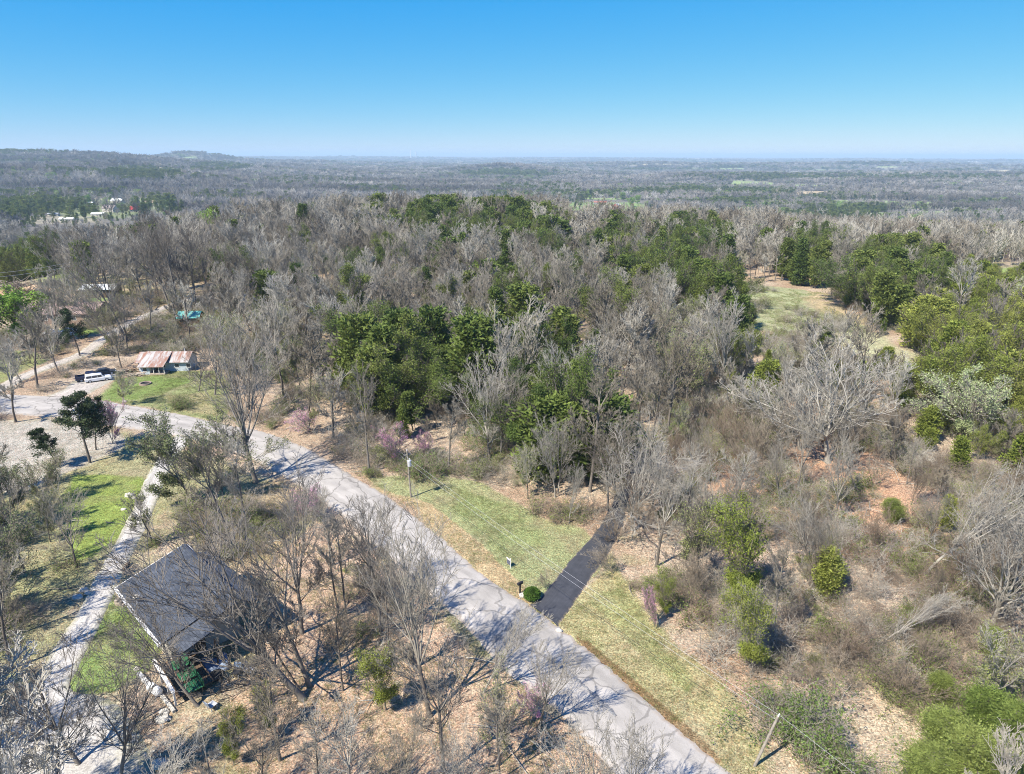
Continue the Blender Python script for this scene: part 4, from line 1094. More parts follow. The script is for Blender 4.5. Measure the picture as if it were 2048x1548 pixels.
# ---- yard sign on the verge
p = gpt(1021, 1137); o = empty('yard_sign', p, R(-52)); o.scale = (.7, .7, .75); tag(o, 'small dark sale sign hung from a white post on the mown verge', 'sign')
MB().box(-.05, .05, -.05, .05, -.2, 1.55).build('post', M_WHITEP, o); MB().box(-.95, -.052, -.03, .03, 1.3, 1.38).build('arm', M_WHITEP, o)
MB().box(-.85, -.15, -.02, .02, .45, 1.15).build('panel', plain('slate_panel', (.09, .10, .14)), o); MB().box(-.82, -.18, -.025, .025, 1.152, 1.27).build('rider', M_WHITEP, o)
# letter box
p = gpt(1040, 1186); o = empty('mailbox', p, R(40)); tag(o, 'black mailbox on a post beside the round bush', 'mailbox')
MB().box(-.06, .06, -.06, .06, -.1, 1.0).build('post', M_BLACK, o)
MB().prism([(-.12, 1.0), (.12, 1.0), (.12, 1.15), (.08, 1.24), (0, 1.28), (-.08, 1.24), (-.12, 1.15)], -.3, .3, 'x').build('box', M_BLACK, o)
MB().box(.302, .32, -.1, .1, 1.01, 1.2).build('door', M_METAL, o)
# fire ring on the cottage lawn
p = gpt(291, 768); o = empty('fire_ring', p); o.scale = (.7, .7, .7); tag(o, 'round stone fire ring on the green cottage lawn', 'fire ring')
rng_ = MB(); n = 26
prof = [(1.15, -.05), (1.15, .35), (1.45, .38), (1.55, -.05)]
V = []; F = []
for i in range(n):
    a = 2 * math.pi * i / n
    for (rr, zz) in prof: V.append((rr * math.cos(a), rr * math.sin(a), zz))
for i in range(n):
    for k in range(3): F.append((i * 4 + k, i * 4 + k + 1, ((i + 1) % n) * 4 + k + 1, ((i + 1) % n) * 4 + k))
rng_.add(V, F); rng_.build('rim', M_BRICK, o); MB().tube([(0, 0, -.02), (0, 0, .12)], 1.13, 24).build('ash_bed', M_RUBBER, o)
# wood piles beside the cottage
for k, (u, v, lb) in enumerate([(243, 746, 'low heap of boards left of the cottage'), (262, 744, 'brown heap of boards against the cottage corner'), (272, 752, 'untidy heap of planks in front of the cottage corner')]):
    rg = random.Random(k); o = MB(); p = gpt(u, v)
    for j in range(24):
        a = rg.uniform(-.6, .8); L_ = rg.uniform(.8, 2.0); c_ = Vector((rg.uniform(-1.1, 1.1), rg.uniform(-.5, .5), rg.uniform(.05, .55))); dd = Vector((math.cos(a), math.sin(a), rg.uniform(-.15, .15))) * L_ / 2
        o.tube([c_ - dd, c_ + dd], .07, 4)
    ob = o.build('plank_heap', M_WOOD if k != 1 else M_DKWOOD); ob.location = p; tag(ob, lb, 'wood pile', 'heaps of boards by the cottage')

# ---- vehicles
def wheelset(o, xs, wy, r=.36):
    for x in xs:
        for s in (-1, 1):
            w_ = MB().tube([(x, s * wy - .11, r), (x, s * wy + .11, r)], r, 18).build('wheel', M_RUBBER, o)
            MB().tube([(x, s * (wy + .112), r), (x, s * (wy + .125), r)], r * .6, 14).build('rim', M_METAL, w_)

def car(u, v, rz, kind, paint, label, name):
    p = gpt(u, v); o = empty(name, p + Vector((0, 0, .03)), R(rz)); o.scale = (.87, .87, .76 if kind == 'van' else .87); tag(o, label, 'pickup truck' if kind == 'pickup' else 'car')
    hw = .93
    def slab(prof, w0, taper=1.0): return MB().prism(prof, -w0, w0, 'y')
    if kind == 'van':
        body = [(-2.45, .35), (-2.5, .75), (-2.42, 1.05), (2.0, 1.05), (2.4, .92), (2.5, .6), (2.45, .35)]
        cab = [(-2.38, 1.05), (-2.2, 1.78), (-2.0, 1.86), (.45, 1.86), (.75, 1.78), (1.35, 1.05)]
        wins = [(-2.1, -1.15), (-1.05, -.15), (-.05, .7)]
    elif kind == 'pickup':
        body = [(-2.6, .42), (-2.62, .8), (-2.58, .92), (1.5, 1.08), (2.5, .98), (2.62, .7), (2.58, .42)]
        cab = [(-.75, 1.0), (-.6, 1.72), (-.4, 1.8), (.75, 1.8), (.95, 1.74), (1.5, 1.06)]
        wins = [(-.5, .25), (.33, .95)]
    else:
        body = [(-2.2, .32), (-2.25, .7), (-2.1, .92), (1.3, .92), (2.1, .8), (2.25, .55), (2.2, .32)]
        cab = [(-1.7, .92), (-1.1, 1.38), (-.9, 1.43), (.3, 1.43), (.5, 1.38), (1.2, .92)]
        wins = [(-1.05, -.2), (-.1, .55)]
    bo = slab(body, hw).build('body', paint, o, bevel=.06)
    zt = max(z for _, z in cab); zb = min(z for _, z in cab)
    slab(cab, hw * .88).build('cabin', paint, o, bevel=.05)
    for x0, x1 in wins:
        for s in (-1, 1):
            a, b_ = sorted((s * (hw * .88 - .01), s * (hw * .88 + .012)))
            MB().box(x0, x1, a, b_, zb + .12, zt - .16).build('window', M_GLASS, o)
    (xa, za), (xb, zb2) = cab[-2], cab[-1]
    nrm_ = Vector((za - zb2, 0, xb - xa)).normalized() * .012
    MB().add([(xa * .9 + xb * .1 + nrm_.x * s, y * hw * .76, za * .9 + zb2 * .1 + nrm_.z * s) if e_ else (xa * .1 + xb * .9 + nrm_.x * s, y * hw * .8, za * .1 + zb2 * .9 + nrm_.z * s) for s in (-1, 1) for e_, y in ((1, -1), (1, 1), (0, 1), (0, -1))],
             [(0, 1, 2, 3), (7, 6, 5, 4), (0, 4, 5, 1), (1, 5, 6, 2), (2, 6, 7, 3), (3, 7, 4, 0)]).build('windscreen', M_GLASS, o)
    (xa, za), (xb, zb2) = cab[0], cab[1]
    MB().box(xb - .22 if kind != 'van' else xa - .03, xb - .19 if kind != 'van' else xa + .0, -hw * .7, hw * .7, zb + .15, zt - .25).build('rear_window', M_GLASS, o)
    if kind == 'pickup':
        MB().box(-2.5, -.85, -hw + .12, hw - .12, .93, .955).build('bed_liner', M_RUBBER, o)
        bw = MB(); bw.box(-2.6, -.8, -hw, -hw + .1, .96, 1.22).box(-2.6, -.8, hw - .1, hw, .96, 1.22).box(-2.6, -2.5, -hw + .1, hw - .1, .96, 1.22); bw.build('bed_side', paint, o)
    xe = body[-2][0]
    for s in (-1, 1): MB().box(xe - .12, xe - .0, s * .68 - .16, s * .68 + .16, .62, .78).build('headlight', M_WHITEP, o)
    for s in (-1, 1): MB().box(body[1][0] + .0, body[1][0] + .1, s * .78 - .09, s * .78 + .09, .66, .9).build('tail_light', M_REDP, o)
    for xx in (xe - .1, body[0][0] - .04): MB().box(xx, xx + .14, -hw * .92, hw * .92, .36, .52).build('bumper', M_METAL, o)
    wheelset(o, (-1.55, 1.55) if kind != 'car' else (-1.35, 1.35), hw - .1)
PN = lambda n, c: plain(n, c, .3, .5, .04)
DKB = PN('dark_blue_paint', (.035, .045, .09)); WHP = PN('white_car_paint', (.80, .80, .79)); GRY = PN('dark_grey_paint', (.06, .065, .075)); BEI = PN('silver_paint', (.55, .56, .58))
car(197, 762, 34, 'van', WHP, 'long white estate car parked nearest on the gravel apron', 'parked_car')
car(180, 760, 34, 'pickup', DKB, 'dark blue pickup truck parked left of the white estate car', 'pickup_truck')
car(210, 749, 30, 'car', GRY, 'dark car parked behind the white estate car', 'parked_car')
car(104, 671, 10, 'car', WHP, 'white car parked at the far yard, left of two', 'parked_car')
car(126, 674, 15, 'van', WHP, 'white van-like car parked at the far yard beside the dark pine', 'parked_car')
car(141, 666, 15, 'car', BEI, 'silver car parked in front of the brown-roofed farmhouse', 'parked_car')

# ================================================================ trees
def protos(kind, specs, maker, mt, mc, mf=None):
    out = []
    for sp in specs:
        tr, cr, fo, h = maker(**sp)
        a = tr.mesh('trunk', [mt], True); b_ = cr.mesh('crown', [mc], True)
        f_ = fo.mesh('foliage', [mf]) if fo else None
        out.append((a, b_, f_, h, (tr, cr, fo), (mt, mc, mf)))
    return out

def mk_b(seed, H, form, lod=0, leaf=None, tw=1.0):
    t, c, f = tree_bare(seed, H, form, lod, tw, leaf); return t, c, f, H
def mk_c(seed, H, Rm, n=200, per=34, size=.42, shape='cone', low=.06):
    t, c = tree_cedar(seed, H, Rm, n, per, size, shape, low); return t, c, None, H
def mk_p(seed, H):
    t, c = tree_pine(seed, H); return t, c, None, H

def joined(pr, name, lodmats=None):
    tr, cr, fo = pr[4]; mt, mc, mf = pr[5]
    g = Geo(); g.join(tr, None and 0 or tr, 0) if False else None
    g.add(np.concatenate(tr.V), np.concatenate(tr.Q), 0); g.add(np.concatenate(cr.V), np.concatenate(cr.Q), 1)
    mats = [mt, mc]
    if fo: g.add(np.concatenate(fo.V), np.concatenate(fo.Q), 2); mats.append(mf)
    return g.mesh(name, mats, False)

B = lambda **k: k
F0 = ['forest', 'forest', 'forest', 'forest', 'slim', 'slim', 'vase', 'vase', 'vase']
bare0 = protos('bare', [B(seed=i + 1, H=12, form=f) for i, f in enumerate(F0)], mk_b, M_TRUNK, M_TWIG)
dark0 = protos('dark', [B(seed=i + 1, H=12, form=f) for i, f in enumerate(F0)], mk_b, M_DARK, M_DARK)
bare1 = protos('bare', [B(seed=i + 31, H=12, form=f, lod=1) for i, f in enumerate(['forest', 'forest', 'slim', 'slim', 'vase'])], mk_b, M_TRUNK, M_TWIG)
bare2 = protos('bare', [B(seed=i + 51, H=12, form=f, lod=2) for i, f in enumerate(['forest', 'vase', 'vase', 'forest'])], mk_b, M_TWIG, M_TWIG)
bare3 = protos('bare', [B(seed=i + 71, H=12, form=f, lod=3) for i, f in enumerate(['vase', 'vase', 'forest'])], mk_b, M_FART, M_FART)
white0 = protos('white', [B(seed=101, H=9, form='spread'), B(seed=102, H=9, form='spread'), B(seed=103, H=10, form='vase')], mk_b, M_WHITE, M_WHITE)
small0 = protos('small', [B(seed=i + 111, H=6, form='shrub', tw=.9) for i in range(4)], mk_b, M_TRUNK, M_SCRUB)
bud0 = protos('bud', [B(seed=i + 131, H=10, form=f, lod=1, leaf=(.12, 2400, 2)) for i, f in enumerate(['vase', 'forest', 'vase'])], mk_b, M_TRUNK, M_TWIG, M_BUD)
olive0 = protos('olive', [B(seed=i + 141, H=9, form=f, lod=1, leaf=(.14, 4000, 3)) for i, f in enumerate(['vase', 'shrub'])], mk_b, M_TRUNK, M_TWIG, M_OLIVE)
lime0 = protos('lime', [B(seed=i + 151, H=7, form='vase', lod=1, leaf=(.2, 4000, 4)) for i in range(2)], mk_b, M_TRUNK, M_TWIG, M_LIME)
pink0 = protos('pink', [B(seed=i + 161, H=6, form='shrub', lod=1, leaf=(.11, 1900, 2)) for i in range(3)], mk_b, M_TRUNK, M_TWIG, M_PINK)
bloom0 = protos('bloom', [B(seed=i + 171, H=7, form='spread', lod=1, leaf=(.15, 3500, 3)) for i in range(2)], mk_b, M_TRUNK, M_TWIG, M_BLOOM)
red0 = protos('red', [B(seed=i + 181, H=11, form='vase', lod=1, leaf=(.09, 2500, 1)) for i in range(2)], mk_b, M_TRUNK, M_TWIG, M_RED)
cedar0 = protos('cedar', [B(seed=201, H=9, Rm=2.3), B(seed=202, H=10, Rm=2.6), B(seed=203, H=8, Rm=2.7, shape='open', low=.12), B(seed=204, H=9, Rm=2.2, shape='open', low=.2), B(seed=205, H=7.5, Rm=2.9, shape='round')], mk_c, M_TRUNK, M_CEDAR)
cedy0 = protos('cedy', [B(seed=211, H=7.5, Rm=3.0, n=240, shape='round'), B(seed=212, H=8.5, Rm=2.8, n=240, shape='open', low=.05), B(seed=213, H=7, Rm=2.9, shape='cone')], mk_c, M_TRUNK, M_CEDY)
cednear = protos('cedar', [B(seed=221, H=7, form='vase', gap=.37, size=.14, n=7)], tree_ragged, M_TRUNK, M_TWIG, M_CEDY) + protos('cedar', [B(seed=222, H=6, Rm=3.3, n=300, per=130, size=.15, shape='open', low=.03)], mk_c, M_TRUNK, M_CEDB)
greenbush = protos('gb', [B(seed=231 + k, H=2.4, lsize=.11) for k in range(3)], bush_maker, M_SCRUB, leafmat('honeysuckle_leaves', [(0, (.13, .20, .045)), (1, (.20, .27, .08))]))
pale0 = protos('pale', [B(seed=251, H=12, form='slim'), B(seed=252, H=12, form='forest'), B(seed=254, H=11, form='vase')], mk_b, M_WHITE, M_WHITE)
pine0 = protos('pine', [B(seed=241, H=9), B(seed=242, H=10)], mk_p, M_TRUNK, M_PINE)
cedar0 += protos('cedar', [B(seed=261, H=10, form='forest', gap=.3, size=.19, n=9), B(seed=262, H=10, form='vase', gap=.34, size=.19, n=9), B(seed=263, H=9, form='shrub', gap=.32, size=.19, n=9)], tree_ragged, M_TRUNK, M_TRUNK, M_CEDAR)
cedy0 += protos('cedy', [B(seed=264, H=8, form='shrub', gap=.3, size=.17, n=10), B(seed=265, H=8, form='vase', gap=.34, size=.17, n=10)], tree_ragged, M_TRUNK, M_TRUNK, M_CEDY)
PR = dict(dark=dark0, bare=bare0, bare1=bare1, white=white0, small=small0, bud=bud0, olive=olive0, lime=lime0, pink=pink0, bloom=bloom0, red=red0, cedar=cedar0, cedy=cedy0, cednear=cednear, bush=greenbush, pine=pine0, pale=pale0)
NAMES = dict(dark=('bare_tree', 'bare tree'), pale=('pale_barked_tree', 'pale-barked tree'), bare=('bare_tree', 'bare tree'), bare1=('bare_tree', 'bare tree'), white=('pale_barked_tree', 'pale-barked tree'), small=('bare_shrub', 'bare shrub'), bud=('budding_tree', 'budding tree'), olive=('olive_budding_tree', 'budding tree'), lime=('leafing_tree', 'leafing tree'), pink=('redbud_tree', 'redbud tree'), bloom=('blossoming_tree', 'blossoming tree'), red=('reddish_budding_tree', 'budding tree'), cedar=('cedar_tree', 'cedar tree'), cedy=('yellow_green_cedar', 'cedar tree'), cednear=('yellow_green_cedar', 'cedar tree'), bush=('green_shrub', 'green shrub'), pine=('pine_tree', 'pine tree'))

def plant(kind, x, y, z, h, rz, label, group=None, tilt=(0, 0), wide=1.0, var=None, rgx=random):
    ps = PR[kind]; pr = ps[(var if var is not None else rgx.randrange(len(ps))) % len(ps)]
    nm, cat = NAMES[kind]
    o = bpy.data.objects.new(nm, None); C.objects.link(o); o.empty_display_size = .5
    s = h / pr[3]; o.location = (x, y, z); o.scale = (s * wide, s * wide, s)
    o.rotation_mode = 'XYZ'
    # tilt towards a world direction after the spin about the trunk
    q = (Matrix.Rotation(tilt[0], 3, 'X') @ Matrix.Rotation(tilt[1], 3, 'Y') @ Matrix.Rotation(rz, 3, 'Z')).to_euler()
    o.rotation_euler = q
    tag(o, label, cat, group)
    for me, n_ in ((pr[0], 'trunk'), (pr[1], 'crown'), (pr[2], 'foliage')):
        if me:
            c_ = bpy.data.objects.new(n_, me); C.objects.link(c_); c_.parent = o
    return o

random.seed(5)
placed = []   # (x, y, keep-clear radius)
def hand(kind, bu, bv, tu, tv, label, wide=1.0, var=None, group=None):
    """tree given by where its foot stands and where its top shows; it stands on the terrain at its real height"""
    p = gpt(bu, bv); d = ray(tu, tv); t = p.y / d.y
    T = Vector((d.x * t, p.y, CAM_Z + d.z * t)) - p
    h = T.length; lean = math.atan2(T.x, T.z)
    o = plant(kind, p.x, p.y, p.z, h, random.uniform(0, 6.28), label, group, (random.uniform(-.05, .05), lean), wide, var)
    placed.append((p.x, p.y, 2.6 if kind not in ('small', 'pink', 'bush') else 1.5))
    return o

G1 = 'bare trees of the grove between the dark-roofed house and the road'
HAND = [
 ('dark', 512, 965, 430, 692, 'tall bare tree by the road bend casting a long shadow over the asphalt', 1.3, 6, None),
 ('dark', 458, 1072, 395, 880, 'dark-trunked bare tree on the bare yard above the dark roof', 1.0, 0, None),
 ('bare', 494, 1062, 472, 880, 'slender bare tree standing just right of the dark-trunked yard tree', .9, 4, None),
 ('dark', 606, 1398, 385, 1050, 'big bare tree leaning far left over the dark shingle roof', 1.25, 7, None),
 ('dark', 618, 1372, 535, 1085, 'bare tree leaning left from the clump right of the house', 1.0, 1, G1),
 ('bare', 600, 1380, 480, 1180, 'thinner leaning tree under the big one at the house end', .9, 4, G1),
 ('dark', 604, 1266, 560, 975, 'tall forked bare tree between the house corner and the grove', 1.0, 8, G1),
 ('bare', 680, 1249, 640, 1050, 'straight bare tree in the upper part of the grove', .9, 4, G1),
 ('bare', 693, 1243, 668, 1040, 'bare tree close right of the straight one in the upper grove', .9, 5, G1),
 ('dark', 762, 1270, 705, 1020, 'bare tree with twin stem neighbour near the road edge', .95, 2, G1),
 ('bare', 778, 1289, 748, 1095, 'light brown stemmed tree in the leaf litter near the road edge', .8, 5, G1),
 ('bare', 686, 1382, 648, 1200, 'crooked slim tree in the middle of the leaf litter', .9, 5, G1),
 ('bare', 860, 1432, 772, 1090, 'tallest bare tree of the grove with a wide twiggy crown over the road', .95, 6, None),
 ('dark', 830, 1335, 830, 1120, 'bare tree with dense grey crown beside the road below the grove top', 1.1, 7, G1),
 ('bare', 745, 1200, 720, 1010, 'bare tree at the road side near the grove top', 1.0, 0, G1),
 ('bare', 668, 1130, 640, 980, 'small bare tree at the top corner of the grove', 1.0, 3, G1),
 ('dark', 890, 1550, 835, 1300, 'dark bare tree at the bottom edge left of the road', 1.0, 1, None),
 ('white', 968, 1385, 1050, 1225, 'white-barked leaning tree at the road edge opposite the black driveway', .8, 2, None),
 ('bare', 1080, 1452, 1118, 1290, 'bare tree at the road edge whose shadow crosses the lower road', 1.0, 8, None),
 ('bare', 640, 1620, 615, 1420, 'bare treetop at the bottom edge below the grove cedar', .9, 5, None),
 ('bare', 430, 1640, 420, 1455, 'thin bare treetop at the bottom edge left of the green cedar', .9, 4, None),
 ('bare', 800, 1640, 800, 1440, 'bare treetop at the bottom edge under the tallest grove tree', 1.0, 8, None),
 ('bare', 935, 1660, 925, 1460, 'grey treetop at the bottom edge just left of the road', .9, 6, None),
 ('bare', 110, 1620, 85, 1390, 'bare treetop over the gravel in the bottom left', 1.0, 1, None),
 ('bare', 560, 1520, 520, 1300, 'bare tree beside the green cedar below the fire pit', .9, 2, None),
 ('white', 1262, 1660, 1245, 1450, 'pale twiggy treetop rising over the road at the bottom edge', .8, 2, None),
 ('white', 1180, 1680, 1160, 1480, 'pale treetop left of its neighbour at the bottom road edge', .7, 0, None),
 ('dark', 395, 1412, 225, 1205, 'dark bare tree leaning left across the lawn beside the deck', 1.0, 6, None),
 ('dark', 240, 1570, 255, 1330, 'bare tree in front of the gravel turning area', 1.0, 7, None),
 ('dark', 158, 1530, 5, 1300, 'big bare tree fanning over the bottom left corner', 1.2, 8, None),
 ('dark', 60, 1640, -10, 1400, 'bare treetop in the very bottom left corner', 1.2, 2, None),
 ('bare', 330, 1700, 330, 1480, 'bare treetop at the bottom edge right of the gravel', 1.0, 0, None),
 ('bare', 520, 1640, 505, 1440, 'bare treetop at the bottom edge among brown leaves', 1.0, 1, None),
 ('bare', 700, 1660, 690, 1430, 'bare treetop at the bottom edge left of the greening tree', 1.0, 3, None),
 ('bare', 1000, 1560, 985, 1380, 'bare tree beside the greening tree at the bottom edge', .9, 4, None),
 ('olive', 385, 1005, 325, 848, 'dense olive budding tree between the gravel drive and the road', 1.15, 0, None),
 ('olive', 445, 985, 440, 850, 'smaller olive budding tree right of the dense one', 1.2, 1, None),
 ('pine', 180, 925, 148, 795, 'dark loose pine beside the road on the rocky ground', 1.2, 0, None),
 ('pine', 192, 899, 188, 800, 'second dark pine close behind the first by the road', 1.0, 1, None),
 ('pine', 120, 935, 72, 862, 'low dark pine on the rocky ground farthest left', 1.2, 0, None),
 ('pine', 160, 712, 140, 622, 'dark pine beside the lane with white cars behind it', 1.2, 1, None),
 ('pink', 225, 887, 210, 812, 'thin pink redbud in front of the road left of the olive tree', .8, 0, None),
 ('pink', 785, 922, 780, 862, 'brightest pink redbud at the wood edge by the transformer pole', 1.1, 1, None),
 ('pink', 848, 915, 842, 872, 'pale pink redbud right of the transformer pole', 1.0, 2, None),
 ('pink', 632, 868, 600, 825, 'pink redbud leaning over the verge above the road bend', 1.1, 0, None),
 ('pink', 640, 1040, 610, 985, 'pink redbud at the grove top beside the road', 1.0, 1, None),
 ('pink', 1075, 1440, 1065, 1378, 'pink redbud beside the greening tree at the lower road edge', .9, 2, None),
 ('pink', 1310, 1260, 1300, 1190, 'sparse pink redbud on the verge below the black driveway', .5, 0, None),
 ('pink', 1445, 660, 1440, 622, 'pink redbud by the grassy clearing', 1.3, 1, None),
 ('pink', 1325, 520, 1322, 497, 'distant pink redbud left of the dark cedars', 1.2, 2, None),
 ('pink', 1410, 680, 1400, 650, 'small pink redbud below the grassy clearing', 1.2, 0, None),
 ('pink', 1660, 470, 1655, 455, 'faint pink redbud in the grey valley wood', 1.3, 1, None),
 ('lime', 50, 690, 15, 598, 'bright green leafing tree at the left edge by the dirt field', 1.5, 0, None),
 ('bud', 145, 640, 135, 545, 'yellow-green budding tree beside the dirt field', 1.2, 0, None),
 ('bud', 100, 700, 75, 620, 'budding tree in front of the dirt field', 1.2, 1, None),
 ('bud', 246, 810, 252, 742, 'small budding tree casting shade on the cottage lawn', 1.0, 2, None),
 ('bare', 45, 766, -5, 680, 'bare tree with bent trunk beside the lane and road corner', 1.0, 7, None),
 ('bare', 75, 728, 30, 660, 'bare tree on the grass left of the lane', 1.2, 8, None),
 ('bare', 118, 745, 70, 640, 'bare tree along the lane left of the pine', 1.2, 6, None),
 ('dark', 254, 683, 175, 470, 'tall bare tree behind the lane rising above the dirt field', 1.1, 7, None),
 ('bare', 228, 690, 120, 560, 'bare tree leaning left over the brown-roofed farmhouse', 1.1, 8, None),
 ('dark', 341, 618, 275, 450, 'tall dark bare tree on the ridge above the cottage, leftmost of its row', 1.0, 6, None),
 ('dark', 358, 622, 320, 450, 'tall dark bare tree second in the row above the cottage', 1.0, 0, None),
 ('dark', 373, 612, 335, 452, 'tall dark bare tree in the middle of the row above the cottage', 1.0, 1, None),
 ('dark', 392, 616, 378, 455, 'tall dark bare tree at the right end of the row above the cottage', 1.0, 3, None),
 ('white', 1655, 925, 1650, 728, 'great spreading white-limbed tree on red-brown leaf litter', 1.3, 0, None),
 ('white', 1600, 900, 1590, 770, 'white-limbed tree close left of the great spreading one', 1.0, 1, None),
 ('white', 1850, 1150, 2030, 945, 'white tree leaning hard right at the right edge', .9, 2, None),
 ('white', 1705, 1165, 1640, 1030, 'pale leaning tree below the great spreading tree', .9, 2, None),
 ('white', 1760, 1290, 1900, 1190, 'half-fallen white tree lying towards the right edge in the scrub', .7, 2, None),
 ('white', 1920, 1120, 2050, 1060, 'low white tangle of limbs at the right edge', 1.2, 1, None),
 ('pale', 1720, 1000, 1690, 900, 'pale slim tree on red-brown litter below the great spreading tree', 1.0, 0, None),
 ('bare', 1560, 1010, 1540, 890, 'dark-stemmed bare tree on the red-brown litter', 1.1, 8, None),
 ('bare', 1620, 1130, 1600, 1000, 'bent bare tree between the large cedar and the red-brown litter', 1.1, 7, None),
 ('small', 1700, 1330, 1700, 1260, 'wide grey thicket in the middle of the right scrub', 1.6, 1, None),
 ('small', 1640, 1400, 1640, 1330, 'wide grey thicket above the green shrub by the pole', 1.6, 2, None),
 ('small', 1800, 1400, 1810, 1330, 'grey thicket left of the round green cedar', 1.6, 3, None),
 ('white', 1980, 1260, 2060, 1050, 'pale twisted tree at the right edge above the green shrubs', 1.0, 0, None),
 ('white', 1265, 1060, 1285, 905, 'twisted pale tree arching over the black driveway', 1.15, 1, None),
 ('bare', 1395, 1118, 1425, 960, 'fan-shaped bare tree right of the black driveway', 1.0, 8, None),
 ('white', 1110, 995, 1100, 850, 'pale straight tree at the wood edge, left of a pair', .7, 2, None),
 ('white', 1116, 985, 1124, 845, 'pale straight tree at the wood edge, right of the pair', .7, 2, None),
 ('white', 1138, 1046, 1148, 935, 'thin pale tree where the verge meets the woods', .6, 2, None),
 ('bare', 980, 928, 958, 735, 'tall grey tree at the wood edge above the verge', 1.0, 7, None),
 ('bare', 1002, 922, 1000, 750, 'tall grey tree just right of its twin above the verge', 1.0, 6, None),
 ('small', 1227, 1147, 1200, 1092, 'small bare tree bending over the black driveway', 1.2, 0, None),
 ('small', 1092, 1178, 1085, 1150, 'little bare bush beside the clipped round bush', 1.2, 1, None),
 ('cednear', 1492, 1215, 1490, 1035, 'large yellow-green cedar in the scrub right of the black driveway', .95, 0, None),
 ('cednear', 1505, 1345, 1505, 1185, 'yellow-green cedar below the large one in the right scrub', .75, 0, None),
 ('cednear', 1335, 1235, 1325, 1165, 'small green cedar at the scrub edge near the lower verge', .75, 0, None),
 ('cednear', 772, 1420, 755, 1305, 'bright green cedar among the bare trees of the grove', .9, 0, None),
 ('cednear', 545, 1470, 530, 1385, 'small green cedar below the fire pit', .7, 0, None),
 ('cednear', 468, 1530, 460, 1435, 'green cedar near the bottom edge below the deck', .7, 0, None),
 ('bud', 1000, 1530, 985, 1370, 'greening tree with pale green leaves at the bottom left of the road', .75, 0, None),
 ('cednear', 1905, 1530, 1895, 1435, 'bright green cedar at the left end of the bottom right corner mass', 1.3, 1, None),
 ('cednear', 1985, 1500, 1980, 1395, 'bright green cedar at the top of the bottom right corner mass', 1.25, 1, None),
 ('cednear', 1960, 1600, 1950, 1480, 'bright green cedar in the middle of the bottom right corner mass', 1.3, 1, None),
 ('cednear', 2060, 1560, 2055, 1430, 'bright green cedar cut by the right edge in the bottom corner', 1.3, 1, None),
 ('cednear', 1870, 1600, 1860, 1505, 'low bright green cedar at the bottom edge left of the corner mass', 1.4, 1, None),
 ('cednear', 2050, 1660, 2050, 1540, 'bright green cedar in the very bottom right corner', 1.3, 1, None),
 ('cednear', 1885, 1415, 1880, 1350, 'round green cedar above the corner mass', 1.0, 1, None),
 ('cednear', 1990, 1310, 1990, 1262, 'low green cedar at the right edge above the corner', 1.2, 1, None),
 ('dark', 398, 782, 405, 690, 'bare tree in front of the right end of the cottage', 1.1, 8, None),
 ('dark', 430, 790, 455, 665, 'bare tree at the right end of the cottage lawn', 1.1, 7, None),
 ('small', 1235, 1085, 1225, 1020, 'grey leafless bush at the left edge of the black driveway bend', 1.3, 2, None),
 ('small', 1290, 1070, 1300, 1000, 'grey leafless bush at the right edge of the black driveway bend', 1.4, 3, None),
 ('bare', 1215, 1020, 1200, 880, 'bare tree left of the twisted driveway tree', 1.2, 7, None),
 ('bare', 1300, 1030, 1320, 900, 'bare tree right of the twisted driveway tree', 1.3, 8, None),
 ('bare', 1228, 980, 1225, 830, 'tall bare tree beside the black driveway deeper in', 1.2, 6, None),
 ('bare', 1290, 960, 1300, 820, 'tall bare tree across the black driveway deeper in', 1.2, 2, None),
 ('small', 1262, 1000, 1262, 950, 'leafless bush hiding the end of the black driveway', 1.5, 0, None),
 ('bush', 1625, 1500, 1605, 1415, 'wide green shrub beside the short utility pole', 1.0, 0, None),
 ('bush', 1560, 1430, 1550, 1385, 'small green shrub left of the wide one by the pole', .8, 1, None),
 ('bush', 1680, 1540, 1680, 1490, 'green shrub at the bottom edge right of the pole', .9, 0, None),
 ('bush', 855, 955, 852, 918, 'light green leafy shrub at the top of the mown verge', 1.3, 1, None),
 ('bush', 365, 815, 361, 792, 'vivid green shrub on the right end of the cottage lawn', 1.2, 0, None),
 ('cednear', 1790, 1045, 1785, 1000, 'small bright green cedar on red-brown leaf litter', 1.2, 1, None),
 ('cednear', 1465, 800, 1465, 742, 'small upright dark green cedar in the grey woods', .7, 0, None),
 ('bloom', 1935, 880, 1925, 765, 'pale green blossoming tree in front of the right-hand cedars', 1.0, 0, None),
 ('bloom', 1895, 530, 1895, 492, 'pale blossoming tree at the edge of the grey valley woods', 1.3, 1, None),
 ('bloom', 2035, 640, 2040, 575, 'pale budding tree at the right edge by the bright lawn', 1.4, 0, None),
 ('bud', 1340, 350 + 90, 1345, 415, 'pale green tree right of the red barn', 1.5, 0, None),
 ('cedar', 722, 822, 728, 700, 'dark green cedar at the left end of the cedar clump above the road bend', 1.2, None, None),
 ('cedar', 748, 838, 752, 690, 'tall dark green cedar second from the left in the clump above the road bend', 1.2, None, None),
 ('cedar', 780, 842, 782, 712, 'dark green cedar in the front middle of the clump above the road bend', 1.3, None, None),
 ('cedar', 812, 836, 812, 705, 'dark green cedar right of the middle of the clump above the road bend', 1.2, None, None),
 ('cedar', 850, 826, 850, 715, 'dark green cedar at the right end of the clump above the road bend', 1.3, None, None),
 ('cedar', 765, 790, 768, 672, 'dark green cedar at the back of the clump above the road bend', 1.2, None, None),
 ('cedar', 895, 790, 895, 690, 'dark green cedar standing right of the clump above the road bend', 1.2, None, None),
 ('cedar', 1050, 940, 1055, 790, 'green cedar at the left end of the clump behind the mown verge', 1.2, None, None),
